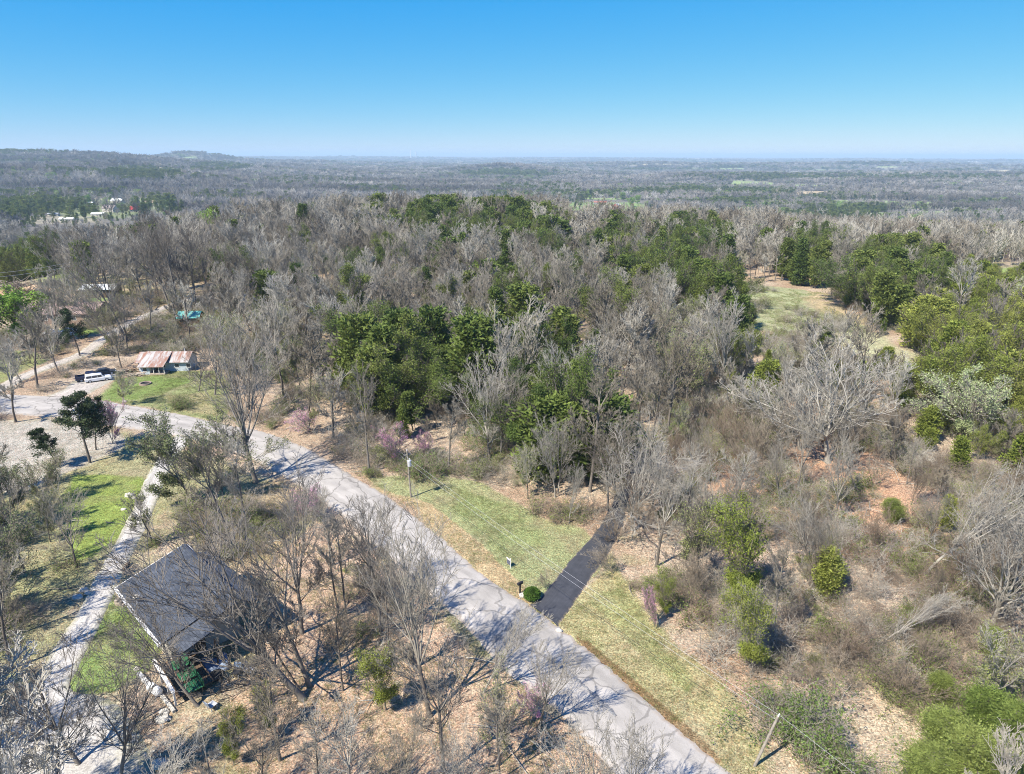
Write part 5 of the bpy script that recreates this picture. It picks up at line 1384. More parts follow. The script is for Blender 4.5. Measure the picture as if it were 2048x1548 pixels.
 ('cedar', 1082, 955, 1085, 800, 'tall green cedar in the front of the clump behind the mown verge', 1.2, None, None),
 ('cedar', 1075, 905, 1078, 775, 'green cedar at the back left of the clump behind the mown verge', 1.2, None, None),
 ('cedar', 1150, 962, 1152, 815, 'green cedar left of the dark driveway gap in the clump behind the verge', 1.2, None, None),
 ('cedar', 1192, 950, 1195, 800, 'broad green cedar beside the dark driveway gap', 1.4, None, None),
 ('cedar', 1215, 905, 1218, 790, 'green cedar at the back right of the clump behind the mown verge', 1.3, None, None),
 ('cedar', 1010, 740, 1010, 640, 'dark green cedar alone in the middle wood right of the clump', 1.3, None, None),
]
for k in HAND: hand(k[0], k[1], k[2], k[3], k[4], k[5], k[6], k[7], k[8])

def far_tree(kind, u, v, h, label, wide=1.2):
    p = gpt(u, v); plant(kind, p.x, p.y, p.z, h, random.uniform(0, 6.28), label, None, (0, 0), wide)
for k in [('cedar', 288, 429, 15, 'dark evergreen just right of the red-roofed house'), ('cedar', 252, 430, 13, 'dark evergreen between the brown-roofed house and the red roof'), ('bare1', 205, 418, 14, 'bare tree left of the large brown-roofed village house'),
          ('bare1', 181, 428, 14, 'bare tree on the lawn left of the white-roofed bungalow'), ('cedar', 168, 436, 14, 'dark evergreen behind the nearest long bungalow'), ('bare1', 262, 408, 15, 'bare tree behind the red-roofed house'),
          ('cedar', 344, 430, 20, 'tall dark evergreen right of the white village shed'), ('cedar', 352, 422, 22, 'biggest dark evergreen at the right end of the village'), ('cedar', 362, 432, 18, 'dark evergreen below the biggest village one'), ('cedar', 336, 410, 17, 'dark evergreen behind the white village shed'),
          ('bare1', 236, 440, 13, 'bare tree in front of the brown-roofed village house'), ('bud', 212, 442, 10, 'pale green tree in front of the village houses'), ('bare1', 310, 440, 13, 'bare tree in front of the white village sheds'), ('cedar', 156, 420, 15, 'dark evergreen at the left edge of the village lawn'), ('bud', 170, 412, 12, 'pale green tree on the far village lawn'), ('bare1', 285, 444, 13, 'bare tree in front of the red-roofed house'),
          ('bare1', 1222, 426, 14, 'bare tree left of the red barn'), ('bare1', 1246, 424, 16, 'bare tree right of the red barn'), ('cedar', 1160, 416, 15, 'dark evergreen left of the valley farmhouse'), ('cedar', 1150, 418, 14, 'dark evergreen at the left end of the barn lawn'), ('lime', 1262, 414, 16, 'bright green tree right of the red barn'), ('lime', 1275, 408, 16, 'bright green tree behind the bare one by the barn'), ('bare1', 1176, 424, 13, 'round bare tree in front of the valley farmhouse'), ('bud', 1290, 418, 13, 'pale green tree at the right end of the barn lawn'), ('lime', 1245, 402, 17, 'tall bright green tree behind the red barn')]:
    far_tree(*k)
# clipped round bush
rgb = np.random.default_rng(9)
p = gpt(1064, 1197); th_, ph_ = rgb.random(5200) * 6.283, np.arccos(rgb.uniform(-.35, 1, 5200)); rr_ = .78 * rgb.uniform(.86, 1.03, 5200)
Pn = np.stack([rr_ * np.sin(ph_) * np.cos(th_), rr_ * np.sin(ph_) * np.sin(th_), .45 + rr_ * .85 * np.cos(ph_)], 1)
g_ = Geo(); g_.add(*leaves(rgb, Pn, .1, .6, .3)); o = empty('round_bush', p); tag(o, 'clipped round green bush at the corner of the black driveway', 'bush')
for me, n_ in ((g_.mesh('foliage', [leafmat('boxwood', [(0, (.10, .19, .03)), (1, (.13, .22, .04))])]), 'foliage'),):
    c_ = bpy.data.objects.new(n_, me); C.objects.link(c_); c_.parent = o
MB().tube([(0, 0, -.1), (0, 0, .5)], .06, 6).build('stem', M_TRUNK, o)

# ---------------------------------------------------------------- where other trees stand
CLEAR = [poly_at(q) for q in (
    [(738, 960), (790, 945), (850, 950), (905, 950), (965, 962), (1022, 992), (1060, 1022), (1110, 1046), (1165, 1058), (1195, 1085), (1190, 1150), (1058, 1209), (793, 1003)],
    [(1105, 1245), (1225, 1105), (1250, 1150), (1300, 1225), (1365, 1285), (1455, 1362), (1520, 1440), (1575, 1548), (1600, 1700), (1465, 1548), (1200, 1318)],
    [(208, 801), (225, 745), (330, 715), (440, 705), (470, 800), (440, 850), (273, 812)],
    [(80, 793), (120, 775), (150, 740), (240, 735), (240, 800)],
    [(-60, 695), (60, 695), (120, 712), (60, 745), (-60, 790)],
    [(-300, 560), (100, 556), (150, 590), (235, 580), (235, 640), (120, 665), (-300, 690)],
    [(-300, 830), (250, 855), (340, 880), (300, 960), (250, 960), (140, 950), (60, 985), (-300, 1000)],
    [(150, 950), (320, 950), (330, 1000), (300, 1060), (250, 1120), (200, 1180), (120, 1300), (0, 1330), (60, 1230), (190, 1140), (120, 1000)],
    [(225, 1160), (365, 1060), (520, 1190), (400, 1420), (330, 1500), (100, 1420), (0, 1440), (135, 1380)],
    [(380, 1010), (560, 930), (925, 1249), (1190, 1505), (1250, 1700), (380, 1700), (400, 1420), (520, 1200), (430, 1060)],
    [(1430, 556), (1560, 570), (1640, 580), (1730, 632), (1725, 668), (1640, 668), (1560, 672), (1490, 655), (1440, 612)],
    [(1650, 655), (1745, 665), (1860, 712), (1825, 750), (1720, 720), (1650, 692)],
    [(1955, 536), (2140, 525), (2140, 585), (1960, 582)],
    [(1130, 408), (1165, 400), (1290, 401), (1310, 455), (1160, 455)], [(1440, 1360), (1750, 1370), (1930, 1548), (2100, 2300), (1200, 2300)],
    [(300, 880), (520, 905), (600, 960), (400, 1025), (320, 990)],
    [(1370, 434), (1560, 430), (1560, 452), (1370, 454)],
    [(1590, 383), (1667, 379), (1672, 392), (1590, 396)], [(1945, 346), (1985, 338), (2028, 340), (2012, 350)], [(1750, 334), (1790, 332), (1796, 341), (1750, 341)],
    [(605, 352), (640, 352), (640, 357), (605, 358)], [(820, 364), (860, 362), (860, 366), (820, 368)], [(1225, 334), (1275, 332), (1275, 336), (1225, 338)],
)]
def blocked(x, y):
    m = np.zeros(x.shape, bool)
    for P in CLEAR: m |= inpoly(x, y, P)
    for P in (P_ROAD, P_DRV, P_GRAV, P_LANE):
        for ox, oy in ((0, 0), (1.6, 0), (-1.6, 0), (0, 1.6), (0, -1.6)): m |= inpoly(x + ox, y + oy, P)
    return m | ((FIELD(x, y) > 0) & (fbm(x / 60, y / 60, 131, 2) < .8))

# where the photograph shows which kind: crown position on the photo (centre, half size), chance, kind
SPOT = [
 (940, 458, 125, 50, .8, 'cedar'), (1065, 475, 80, 50, .65, 'cedar'), (745, 435, 45, 25, .55, 'cedar'), (1230, 492, 34, 46, .85, 'cedar'), (1350, 525, 58, 60, .8, 'cedar'), (1425, 500, 40, 38, .7, 'cedar'), (1170, 530, 30, 30, .6, 'cedar'),
 (785, 735, 85, 70, .92, 'cedar'), (930, 700, 100, 50, .7, 'cedar'), (1040, 690, 60, 55, .7, 'cedar'), (1085, 850, 56, 66, .92, 'cedar'), (1200, 855, 65, 60, .8, 'cedar'), (1300, 925, 45, 40, .3, 'small'), (1110, 745, 60, 50, .4, 'cedar'),
 (1610, 530, 50, 30, .7, 'cedar'), (1520, 555, 75, 22, .6, 'bushy'), (1465, 612, 48, 42, .85, 'cedar'), (1490, 650, 50, 28, .75, 'cedy'), (1380, 590, 30, 30, .5, 'cedar'), (1280, 560, 40, 30, .35, 'cedar'),
 (1790, 570, 115, 52, .85, 'cedar'), (1930, 598, 130, 62, .88, 'cedy'), (1880, 700, 110, 62, .85, 'cedy'), (1990, 690, 90, 80, .9, 'cedy'), (1870, 780, 80, 70, .8, 'cedy'), (2000, 830, 90, 90, .85, 'cedy'), (1690, 700, 60, 28, .6, 'cedy'), (1540, 690, 60, 36, .5, 'bud'), (1660, 640, 30, 20, .5, 'cedar'), (1720, 610, 40, 20, .5, 'small'),
 (1520, 705, 70, 30, .5, 'cedy'), (1820, 640, 60, 30, .6, 'bud'), (1990, 560, 60, 12, .6, 'cedar'), (1610, 500, 70, 15, .3, 'cedar'),
 (310, 405, 48, 14, .9, 'cedar'), (100, 412, 90, 17, .85, 'cedar'), (30, 425, 70, 22, .85, 'cedar'), (285, 348, 80, 14, .97, 'cedar'), (440, 335, 60, 9, .8, 'cedar'), (450, 395, 80, 9, .6, 'cedar'), (40, 540, 75, 40, .75, 'cedar'), (205, 446, 30, 8, .6, 'cedar'), (290, 445, 40, 9, .4, 'cedar'),
 (1070, 376, 90, 8, .6, 'cedar'), (1145, 395, 45, 12, .5, 'cedar'), (1700, 355, 360, 6, .7, 'cedar'), (1500, 385, 90, 12, .35, 'cedar'), (1620, 392, 14, 10, .9, 'cedar'), (1670, 396, 60, 10, .4, 'cedar'), (750, 378, 60, 6, .5, 'cedar'), (620, 362, 110, 7, .45, 'cedar'), (1800, 485, 200, 30, .06, 'cedar'),
 (1220, 395, 60, 18, .5, 'lime'), (1250, 375, 40, 6, .5, 'lime'), (1540, 408, 26, 8, .8, 'bud'), (1680, 410, 16, 7, .8, 'bud'), (1750, 460, 300, 40, .04, 'red'), (1130, 440, 40, 20, .3, 'red'),
 (720, 430, 40, 18, .4, 'bud'), (420, 520, 60, 60, .22, 'bud'), (230, 585, 120, 60, .3, 'bud'), (180, 395, 50, 8, .5, 'bud'), (200, 410, 60, 10, .5, 'lime'),
 (1180, 500, 80, 40, .3, 'bud'), (1350, 690, 90, 60, .22, 'bud'), (880, 640, 300, 140, .08, 'cedar'), (1100, 620, 300, 120, .10, 'bud'),
 (500, 620, 160, 120, .12, 'bud'), (60, 1020, 170, 120, .5, 'olive'), (60, 1200, 90, 60, .4, 'olive'),
 (1650, 1000, 300, 150, .05, 'cedy'), (1650, 1150, 300, 160, .14, 'bud'), (1900, 1250, 150, 100, .12, 'cedy'), (1800, 1420, 120, 80, .3, 'small'),
]
KH = dict(pale=13, bare=13.4, cedar=12.5, cedy=9, bud=9, lime=7, red=11, small=4, olive=8, bushy=3.0)
rgs = np.random.default_rng(77)
def candidates(r0, r1, sp, az=54):
    n = int(2 * r1 / sp) + 2
    gx, gy = np.meshgrid(np.arange(-n // 2, n // 2 + 1), np.arange(0, n // 2 + 2))
    x = (gx + .5 * (gy % 2)) * sp + rgs.uniform(-.42, .42, gx.shape) * sp; y = gy * sp + rgs.uniform(-.42, .42, gx.shape) * sp
    x, y = x.ravel(), y.ravel(); r = np.hypot(x, y); t = np.degrees(np.arctan2(x, y))
    k = (r >= r0) & (r < r1) & (np.abs(t) < az) & (y > 12)
    return x[k], y[k]
X = []; Y = []; SZ = []
for r0, r1, sp in ((37, 130, 4.9), (130, 320, 5.6), (320, 700, 6.2), (700, 1300, 8.5), (1300, 2400, 12)):
    a, b_ = candidates(r0, r1, sp); X.append(a); Y.append(b_); SZ.append(np.full(len(a), 1.0 if sp < 8 else (1.15 if sp < 10 else 1.45)))
# farther out, spacing grows with distance
nfar = 90000
uu = rgs.random(nfar); rr_ = 2400 * (13000 / 2400) ** uu; tt_ = np.radians(rgs.uniform(-48, 48, nfar))
X.append(rr_ * np.sin(tt_)); Y.append(rr_ * np.cos(tt_)); SZ.append(1.9 * (rr_ / 2400) ** 0.9)
X = np.concatenate(X); Y = np.concatenate(Y); SZ = np.concatenate(SZ)
keep = ~blocked(X, Y)
# thin the scrub on the red-brown litter and the burnt-looking strip on the left ridge
thin = inpoly(X, Y, poly_at([(1300, 1000), (1400, 850), (1560, 830), (1800, 860), (2300, 950), (2300, 1700), (1620, 1700), (1540, 1440), (1300, 1200)]))
keep &= ~(thin & (rgs.random(len(X)) < .2))
thin2 = inpoly(X, Y, poly_at([(215, 640), (300, 600), (440, 565), (460, 600), (430, 660), (330, 700), (230, 700)]))
keep &= ~(thin2 & (rgs.random(len(X)) < .55))
thinv = inpoly(X, Y, poly_at([(60, 400), (350, 392), (365, 425), (350, 466), (60, 470)]))
keep &= ~(thinv & (rgs.random(len(X)) < .72))
thin3 = inpoly(X, Y, poly_at([(-300, 640), (240, 640), (340, 700), (260, 745), (100, 792), (-300, 800)]))
keep &= ~(thin3 & (rgs.random(len(X)) < .68))
X, Y, SZ = X[keep], Y[keep], SZ[keep]
for (hx, hy, hr) in placed:
    k = (X - hx) ** 2 + (Y - hy) ** 2 > hr * hr; X, Y, SZ = X[k], Y[k], SZ[k]
Z = HT(X, Y); RD = np.hypot(X, Y)
cu, cv, dep = topix(X, Y, Z + 6.0 * np.where(RD < 2400, 1, .8))
kind = np.full(len(X), 'bare', dtype='<U6')
rnd = rgs.random(len(X)); done = np.zeros(len(X), bool)
for cx, cy, rx, ry, pb_, kd in SPOT:
    e = (((cu - cx) / rx) ** 2 + ((cv - cy) / ry) ** 2 < 1) & ~done
    q = rgs.random(len(X)) < pb_; sel = e & q; kind[sel] = kd; done |= sel
rest = ~done
kind[rest & (rnd < .035)] = 'bud'; kind[rest & (rnd > .40) & (rnd < .48) & (RD < 380)] = 'bud'; kind[rest & (rnd > .955)] = 'cedar'; kind[rest & (rnd > .045) & (rnd < .052) & (RD < 400)] = 'red'
kind[rest & (rnd > .2) & (rnd < .30) & (RD < 170)] = 'small'
kind[rest & (rnd > .3) & (rnd < .35) & (RD < 210)] = 'bushy'; kind[rest & (rnd > .6) & (rnd < .625) & (RD < 300)] = 'pale'
farg = fbm(X / 500, Y / 160, 88, 3)
kind[rest & (RD > 900) & (farg > .655)] = 'cedar'; kind[rest & (RD > 900) & (farg > .60) & (farg < .62)] = 'bud'
kind[(RD > 700) & ((kind == 'small') | (kind == 'red'))] = 'bare'
hh = np.array([KH[k] for k in kind]) * rgs.uniform(.62, 1.22, len(X)) * (.84 + .34 * fbm(X / 22, Y / 22, 61, 2))
right = thin_r = inpoly(X, Y, poly_at([(1300, 1000), (1400, 820), (1560, 800), (1800, 830), (2300, 900), (2300, 1700), (1620, 1700), (1540, 1440), (1300, 1200)]))
kind[right & rest & (kind == 'cedar')] = 'small'
kind[right & rest & (rgs.random(len(X)) < .42)] = 'small'
bu0, bv0, _q = topix(X, Y, Z)
kind[(bu0 > 1180) & (bu0 < 1460) & (bv0 > 900) & (kind == 'cedar')] = 'bare'
hh[right & (kind == 'small')] = 5 * rgs.uniform(.7, 1.3, int((right & (kind == 'small')).sum()))
hh[right & np.isin(kind, ['cedar', 'cedy'])] *= .62
hh[right & (kind == 'bare')] *= .62
left = inpoly(X, Y, poly_at([(-400, 980), (160, 980), (200, 1120), (-100, 1420), (-400, 1500)]))
hh[left & (kind == 'bare')] *= .7
for q_, f_ in (([(690, 835), (920, 815), (960, 880), (900, 935), (700, 880)], .5), ([(1430, 650), (1745, 645), (1850, 760), (1500, 750)], .42), ([(1640, 735), (1860, 745), (1900, 830), (1680, 800)], .5), ([(40, 436), (372, 428), (372, 486), (40, 492)], .5), ([(1120, 425), (1325, 422), (1340, 474), (1140, 474)], .42)):
    lowz = inpoly(X, Y, poly_at(q_)); hh[lowz] *= f_
size = hh / np.maximum(dep, 1)
bu_, bv_, _ = topix(X, Y, Z)
inview = (bv_ > 300) & (np.minimum(cv, bv_) < 1560) & (cu > -60) & (cu < 2108)
ROT = rgs.uniform(0, 6.283, len(X)); VAR = rgs.integers(0, 1000, len(X))

LANDMARKS = [(822, 994, 'the transformer pole'), (1021, 1137, 'the yard sign'), (1064, 1195, 'the clipped round bush'), (330, 745, 'the rusty-roofed cottage'), (142, 640, 'the brown-roofed farmhouse'), (1655, 920, 'the great white-limbed tree'), (1509, 1530, 'the short utility pole'), (1490, 1210, 'the large yellow-green cedar'), (1580, 620, 'the grassy clearing'), (385, 1000, 'the dense olive tree'), (1262, 1040, 'the twisted driveway tree'), (384, 645, 'the teal-roofed shed'), (1112, 990, 'the pair of pale straight trees'), (1395, 1118, 'the fan-shaped bare tree'), (1850, 1150, 'the hard-leaning white tree'), (365, 812, 'the vivid green lawn shrub'), (1465, 800, 'the small upright cedar'), (830, 800, 'the middle cedar clump'), (950, 510, 'the hilltop cedars'), (510, 890, 'the road bend'), (40, 620, 'the dirt field'), (365, 615, 'the row of tall dark trees'), (1325, 520, 'the distant pink redbud'), (1745, 700, 'the pale grass strip'), (1935, 875, 'the blossoming tree'), (990, 925, 'the tall twin trees'), (640, 700, 'the left wood centre'), (1100, 640, 'the wood centre'), (100, 1060, 'the bright left lawn'), (250, 1180, 'the dark-roofed house'), (1885, 1420, 'the round corner cedar'), (1670, 1160, 'the pale leaning tree'), (1990, 560, 'the bright valley lawn'), (1140, 800, 'the dark driveway gap'), (640, 520, 'the left ridge crest'), (1960, 660, 'the right cedar slope'), (700, 870, 'the redbuds above the bend')]
def where(u, v, rank=0):
    best = sorted(LANDMARKS, key=lambda q: (q[0] - u) ** 2 + ((q[1] - v) * 1.5) ** 2)[rank]
    dx, dy = u - best[0], (v - best[1]) * 1.5
    dist = math.hypot(dx, dy); a = math.degrees(math.atan2(dy, dx)) % 360
    way = ['right of', 'in front and right of', 'in front of', 'in front and left of', 'left of', 'behind and left of', 'behind', 'behind and right of'][int((a + 22.5) // 45) % 8]
    return ('close ' if dist < 55 else 'well ' if dist > 150 else '') + way + ' ' + best[2]
LAB = dict(pale='pale-barked leafless tree', bare='grey leafless tree', cedar='dark green cedar', cedy='yellow-green cedar', bud='pale green budding tree', lime='bright green leafing tree', red='reddish budding tree', small='low leafless shrub', olive='olive budding tree', bushy='low green leafy shrub')
used_labels = set()
QUOTA = dict(pale=40, bare=225, cedar=170, cedy=110, bud=110, lime=20, red=30, small=90, olive=30, bushy=30)
taken = np.zeros(len(X), bool)
for kd, q in QUOTA.items():
    idx = np.where((kind == kd) & inview & (RD < 420))[0]; idx = idx[np.argsort(-size[idx])][:q]; taken[idx] = True
    for i in idx:
        h = hh[i]; ht = 'tall ' if h > KH[kd] * 1.1 else 'short ' if h < KH[kd] * .82 else ''
        wl_ = where(bu_[i], bv_[i]); wd = rgs.uniform(.8, 1.25); tx, ty = rgs.normal(0, .05), rgs.normal(0, .055)
        ws = 'wide ' if wd > 1.12 else 'narrow ' if wd < .92 else ''; ls = 'right-leaning ' if ty > .045 else 'left-leaning ' if ty < -.045 else ''
        lab = ht + ws + ls + LAB[kd] + ' ' + wl_
        if len(lab.split()) > 16: lab = ht + ws + LAB[kd] + ' ' + wl_
        if len(lab.split()) > 16: lab = ht + LAB[kd] + ' ' + wl_
        if lab in used_labels:
            for rk in (1, 2, 3):
                l2 = ht + ws + ls + LAB[kd] + ' ' + where(bu_[i], bv_[i], rk)
                if len(l2.split()) > 16: l2 = ht + LAB[kd] + ' ' + where(bu_[i], bv_[i], rk)
                if l2 not in used_labels: lab = l2; break
        used_labels.add(lab)
        pk_ = {'bare': 'bare' if RD[i] < 95 else 'bare1', 'bushy': 'bush'}.get(kd, kd)
        plant(pk_, X[i], Y[i], Z[i], h, ROT[i], lab, LAB[kd] + 's ' + wl_, (tx, ty), wd, int(VAR[i]))

# ---------------------------------------------------------------- everything beyond count: one object per kind, scattered on points
def scatter(name, P, rot, scl, var, meshes, label, cat):
    me = bpy.data.meshes.new(name); me.vertices.add(len(P)); me.vertices.foreach_set('co', np.asarray(P, np.float32).ravel())
    for n_, ty, dat in (('rot', 'FLOAT_VECTOR', rot), ('scl', 'FLOAT_VECTOR', scl)):
        a = me.attributes.new(n_, ty, 'POINT'); a.data.foreach_set('vector', np.asarray(dat, np.float32).ravel())
    a = me.attributes.new('pick', 'INT', 'POINT'); a.data.foreach_set('value', np.asarray(var, np.int32))
    o = bpy.data.objects.new(name, me); C.objects.link(o); tag(o, label, cat, kind='stuff')
    col = bpy.data.collections.new(name + '_kinds')
    for k, ms in enumerate(meshes):
        col.objects.link(bpy.data.objects.new('%s_kind_%03d' % (name, k), ms))
    ng = bpy.data.node_groups.new(name, 'GeometryNodeTree')
    ng.interface.new_socket('Geometry', in_out='INPUT', socket_type='NodeSocketGeometry')
    ng.interface.new_socket('Geometry', in_out='OUTPUT', socket_type='NodeSocketGeometry')
    gi = ng.nodes.new('NodeGroupInput'); go = ng.nodes.new('NodeGroupOutput')
    ci = ng.nodes.new('GeometryNodeCollectionInfo'); ci.inputs['Collection'].default_value = col
    ci.inputs['Separate Children'].default_value = True; ci.inputs['Reset Children'].default_value = True
    ip = ng.nodes.new('GeometryNodeInstanceOnPoints'); ip.inputs['Pick Instance'].default_value = True
    def na(n_, ty):
        q = ng.nodes.new('GeometryNodeInputNamedAttribute'); q.data_type = ty; q.inputs['Name'].default_value = n_; return q.outputs['Attribute']
    L = ng.links.new
    L(gi.outputs[0], ip.inputs['Points']); L(ci.outputs[0], ip.inputs['Instance']); L(na('pick', 'INT'), ip.inputs['Instance Index'])
    L(na('rot', 'FLOAT_VECTOR'), ip.inputs['Rotation']); L(na('scl', 'FLOAT_VECTOR'), ip.inputs['Scale'])
    L(ip.outputs[0], go.inputs[0])
    md = o.modifiers.new('scatter', 'NODES'); md.node_group = ng
    return o

left_ = ~taken
def stuff_trees(name, kinds, lods, label, cat):
    """lods: list of (max distance, [protos])"""
    m = left_ & np.isin(kind, kinds)
    meshes = []; ranges = []
    for dmax, ps in lods:
        ranges.append((len(meshes), len(ps), dmax, [q[3] for q in ps])); meshes += [joined(q, name) for q in ps]
    idx = np.where(m)[0]; pick = np.zeros(len(idx), int); nat = np.zeros(len(idx)); lo = 0
    for st_, n_, dmax, hs_ in ranges:
        k = (RD[idx] >= lo) & (RD[idx] < dmax); v_ = VAR[idx][k] % n_; pick[k] = st_ + v_; nat[k] = np.array(hs_)[v_]; lo = dmax
    s = hh[idx] / nat
    sz = SZ[idx]; w_ = s * sz * rgs.uniform(.9, 1.2, len(idx)); hz = s * np.minimum(sz, 1.0 + .12 * (sz - 1))
    far_ = RD[idx] > 2400
    w_ = np.where(far_, w_, w_); scl = np.stack([w_, w_, hz], 1)
    rot = np.stack([rgs.normal(0, .05, len(idx)) * ~far_, rgs.normal(0, .05, len(idx)) * ~far_, ROT[idx]], 1)
    return scatter(name, np.stack([X[idx], Y[idx], Z[idx] - .1], 1), rot, scl, pick, meshes, label, cat)

bud2 = protos('bud', [B(seed=i + 301, H=10, form='vase', lod=2, leaf=(.28, 900, 1)) for i in range(3)], mk_b, M_TWIG, M_TWIG, M_BUD)
lime2 = protos('lime', [B(seed=i + 311, H=7, form='vase', lod=2, leaf=(.34, 1200, 2)) for i in range(2)], mk_b, M_TWIG, M_TWIG, M_LIME)
ced2 = protos('cedar', [B(seed=321, H=9, Rm=2.5, n=90, per=26, size=.5), B(seed=322, H=9, Rm=2.8, n=90, per=26, size=.5, shape='open'), B(seed=323, H=8, Rm=3, n=90, per=26, size=.5, shape='round')], mk_c, M_TRUNK, M_CEDAR)
stuff_trees('forest', ['bare', 'red', 'small', 'olive', 'bushy', 'pale'], [(260, bare1), (800, bare2), (1e9, bare3)], 'grey leafless woods covering the ridge, the valley and the far hills', 'woods')
stuff_trees('cedar_woods', ['cedar', 'cedy'], [(300, cedar0), (1e9, ced2)], 'dark green cedars scattered through the farther woods', 'cedar woods')
stuff_trees('budding_woods', ['bud', 'lime'], [(300, bud0), (1e9, bud2 + lime2)], 'pale green budding trees dotted through the farther woods', 'budding woods')

# undergrowth
def low_cover(name, r0, r1, sp, maker, label, cat, test, smin, smax):
    x, y = candidates(r0, r1, sp, 46); k = test(x, y); x, y = x[k], y[k]
    z = HT(x, y); n_ = len(x); s = rgs.uniform(smin, smax, n_)
    return scatter(name, np.stack([x, y, z], 1), np.stack([rgs.normal(0, .12, n_), rgs.normal(0, .12, n_), rgs.uniform(0, 6.28, n_)], 1), np.stack([s * rgs.uniform(.8, 1.3, n_), s, s * rgs.uniform(.7, 1.2, n_)], 1), rgs.integers(0, len(maker), n_), maker, label, cat)
bm = []
for k in range(5):
    g, _ = brush(400 + k, 1.5 + .25 * k); bm.append(g.mesh('brush', [M_SCRUB if k % 2 else M_TWIG], False))
for k in range(4):
    g, f_ = brush(410 + k, 1.5, 14, 1 + k % 2, .10); g.add(np.concatenate(f_.V), np.concatenate(f_.Q), 1); bm.append(g.mesh('brush', [M_SCRUB, M_FERN], False))
grove = poly_at([(380, 1010), (560, 930), (925, 1249), (1190, 1505), (1250, 1700), (380, 1700), (400, 1420), (520, 1200), (430, 1060)])
def t_brush(x, y):
    m = blocked(x, y); g = inpoly(x, y, grove)
    road = np.zeros(x.shape, bool)
    for P in (P_ROAD, P_DRV, P_GRAV): 
        for ox, oy in ((0, 0), (1, 0), (-1, 0), (0, 1), (0, -1)): road |= inpoly(x + ox, y + oy, P)
    n_ = fbm(x / 7, y / 7, 91, 2)
    return ((~m) & (n_ > np.where(x > 22, .40, .50))) | (g & ~road & (n_ > .74)) | (inpoly(x, y, CLEAR[10]) & (n_ > .68))
low_cover('undergrowth', 26, 230, 1.65, bm, 'tangled bare brush and saplings under the trees', 'undergrowth', t_brush, .5, 1.25)
# ragged grass in the clearings and along the verges
gm = []
for k in range(4):
    rg = np.random.default_rng(500 + k); P = rg.normal(0, .35, (90, 3)); P[:, 2] = -.02; g = Geo(); g.add(*leaves(rg, P, .26, .09, 2.2)); gm.append(g.mesh('tuft', [M_GRASS]))
GR = [poly_at(ZONES[k][0]) for k in (2, 4, 6, 7, 16, 18, 19, 20, 24, 25, 26)]
def t_grass(x, y):
    m = np.zeros(x.shape, bool)
    for P in GR: m |= inpoly(x, y, P)
    for P in (P_ROAD, P_DRV, P_GRAV, P_LANE): m &= ~inpoly(x, y, P)
    return m & (fbm(x / 3, y / 3, 95, 2) > .46)
low_cover('grass_tufts', 26, 230, .62, gm, 'short ragged grass on the verges, lawns and clearings', 'grass', t_grass, .35, .8)
# fallen branches in the litter
fb = []
for k in range(3):
    rg = np.random.default_rng(600 + k); g = Geo(); P0 = rg.normal(0, .8, (7, 3)); P0[:, 2] = .06; D0 = rg.normal(0, 1, (7, 3)); D0[:, 2] = .03
    P, Rd = grow(rg, P0, D0, rg.uniform(.8, 3.2, 7), np.full(7, .045), 5, .12, 0, .4); g.add(*tubes(P, Rd, 4)); fb.append(g.mesh('branch', [M_TWIG]))
low_cover('fallen_branches', 26, 150, 5.5, fb, 'fallen sticks and branches lying in the leaf litter', 'fallen branches', lambda x, y: (~blocked(x, y)) | inpoly(x, y, grove) & ~inpoly(x, y, P_ROAD), .6, 1.2)

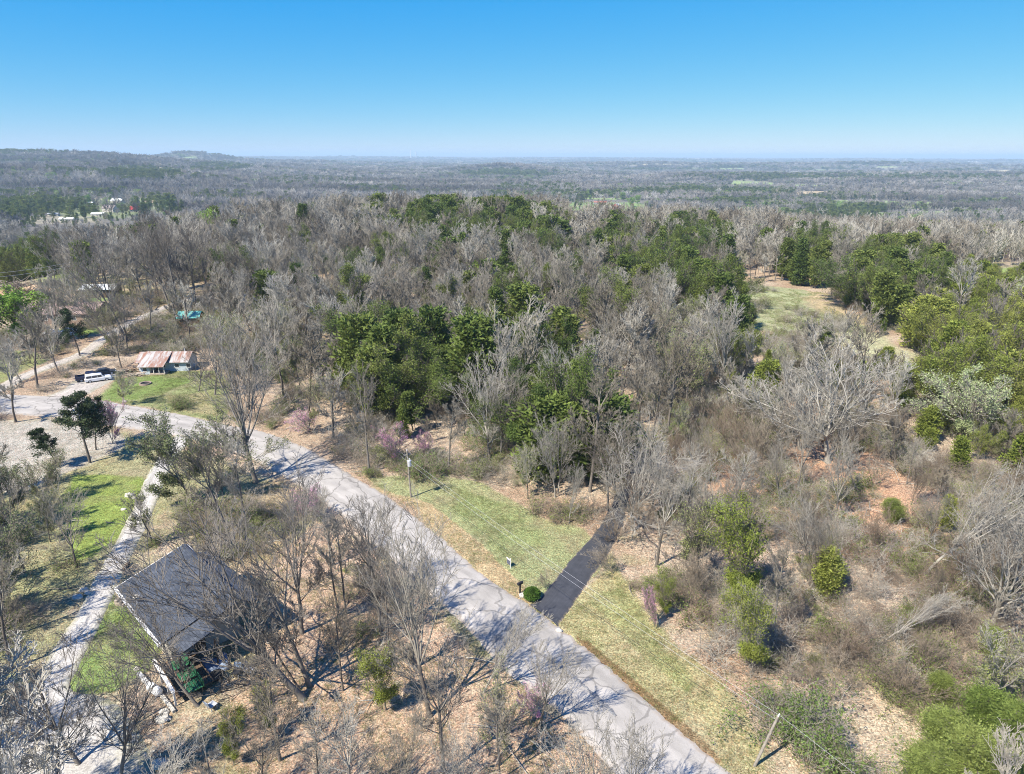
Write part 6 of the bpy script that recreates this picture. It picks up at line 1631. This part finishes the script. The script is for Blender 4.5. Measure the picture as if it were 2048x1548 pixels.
# brush piles by the dirt field
for k, (u, v, sx_, lb) in enumerate([(5, 578, 8, 'long brush pile at the left edge of the dirt field'), (45, 577, 7, 'middle brush pile behind the dirt field'), (60, 590, 6, 'low dark brush heap on the near side of the dirt field'), (105, 573, 4, 'small brush heap at the right end of the dirt field')]):
    rg = np.random.default_rng(700 + k); g = Geo(); n_ = 260; P0 = rg.normal(0, .5, (n_, 3)) * np.array([sx_, 1.4, 0]); P0[:, 2] = np.abs(rg.normal(0, .8, n_)) * np.exp(-(P0[:, 1] / 2) ** 2); D0 = rg.normal(0, 1, (n_, 3)); D0[:, 2] *= .4
    P, Rd = grow(rg, P0, D0, rg.uniform(1.5, 4, n_), np.full(n_, .11), 4, .2, 0, .4); g.add(*tubes(P, Rd, 4))
    o = bpy.data.objects.new('brush_pile', g.mesh('brush_pile', [M_SCRUB])); C.objects.link(o); o.location = gpt(u, v); tag(o, lb, 'brush pile')
p = gpt(74, 577); mb = MB(); n = 16; V = [(0, 0, 2.6)]; rg = random.Random(3)
for q in range(1, 5):
    for j in range(n): a = 2 * math.pi * j / n; r_ = q * 1.5 * rg.uniform(.85, 1.15); V.append((r_ * 1.5 * math.cos(a), r_ * math.sin(a), max(-.3, 2.6 - q * .68 + rg.uniform(-.1, .1))))
F = [(0, 1 + j, 1 + (j + 1) % n) for j in range(n)] + [(1 + (q - 1) * n + j, 1 + q * n + j, 1 + q * n + (j + 1) % n, 1 + (q - 1) * n + (j + 1) % n) for q in range(1, 4) for j in range(n)]
mb.add(V, F); o = mb.build('dirt_mound', plain('orange_soil', (.42, .29, .18), .95, .05, .2, 2), smooth=True); o.location = p; o.scale = (.55, .55, .5); tag(o, 'orange soil mound between the brush piles', 'soil heap')

# ---------------------------------------------------------------- haze
hm = bpy.data.materials.new('haze'); hm.use_nodes = True; nt = hm.node_tree; nt.nodes.clear()
pv = nt.nodes.new('ShaderNodeVolumePrincipled'); pv.inputs['Color'].default_value = (0.64, 0.84, 1.0, 1); pv.inputs['Density'].default_value = 1.15e-4; pv.inputs['Anisotropy'].default_value = 0.0
mo = nt.nodes.new('ShaderNodeOutputMaterial'); nt.links.new(pv.outputs[0], mo.inputs['Volume'])
o = MB().box(-61000, 61000, -61000, 61000, -160, 102).build('haze', hm); tag(o, 'thin blue haze filling the air over the valley', 'haze', kind='stuff')
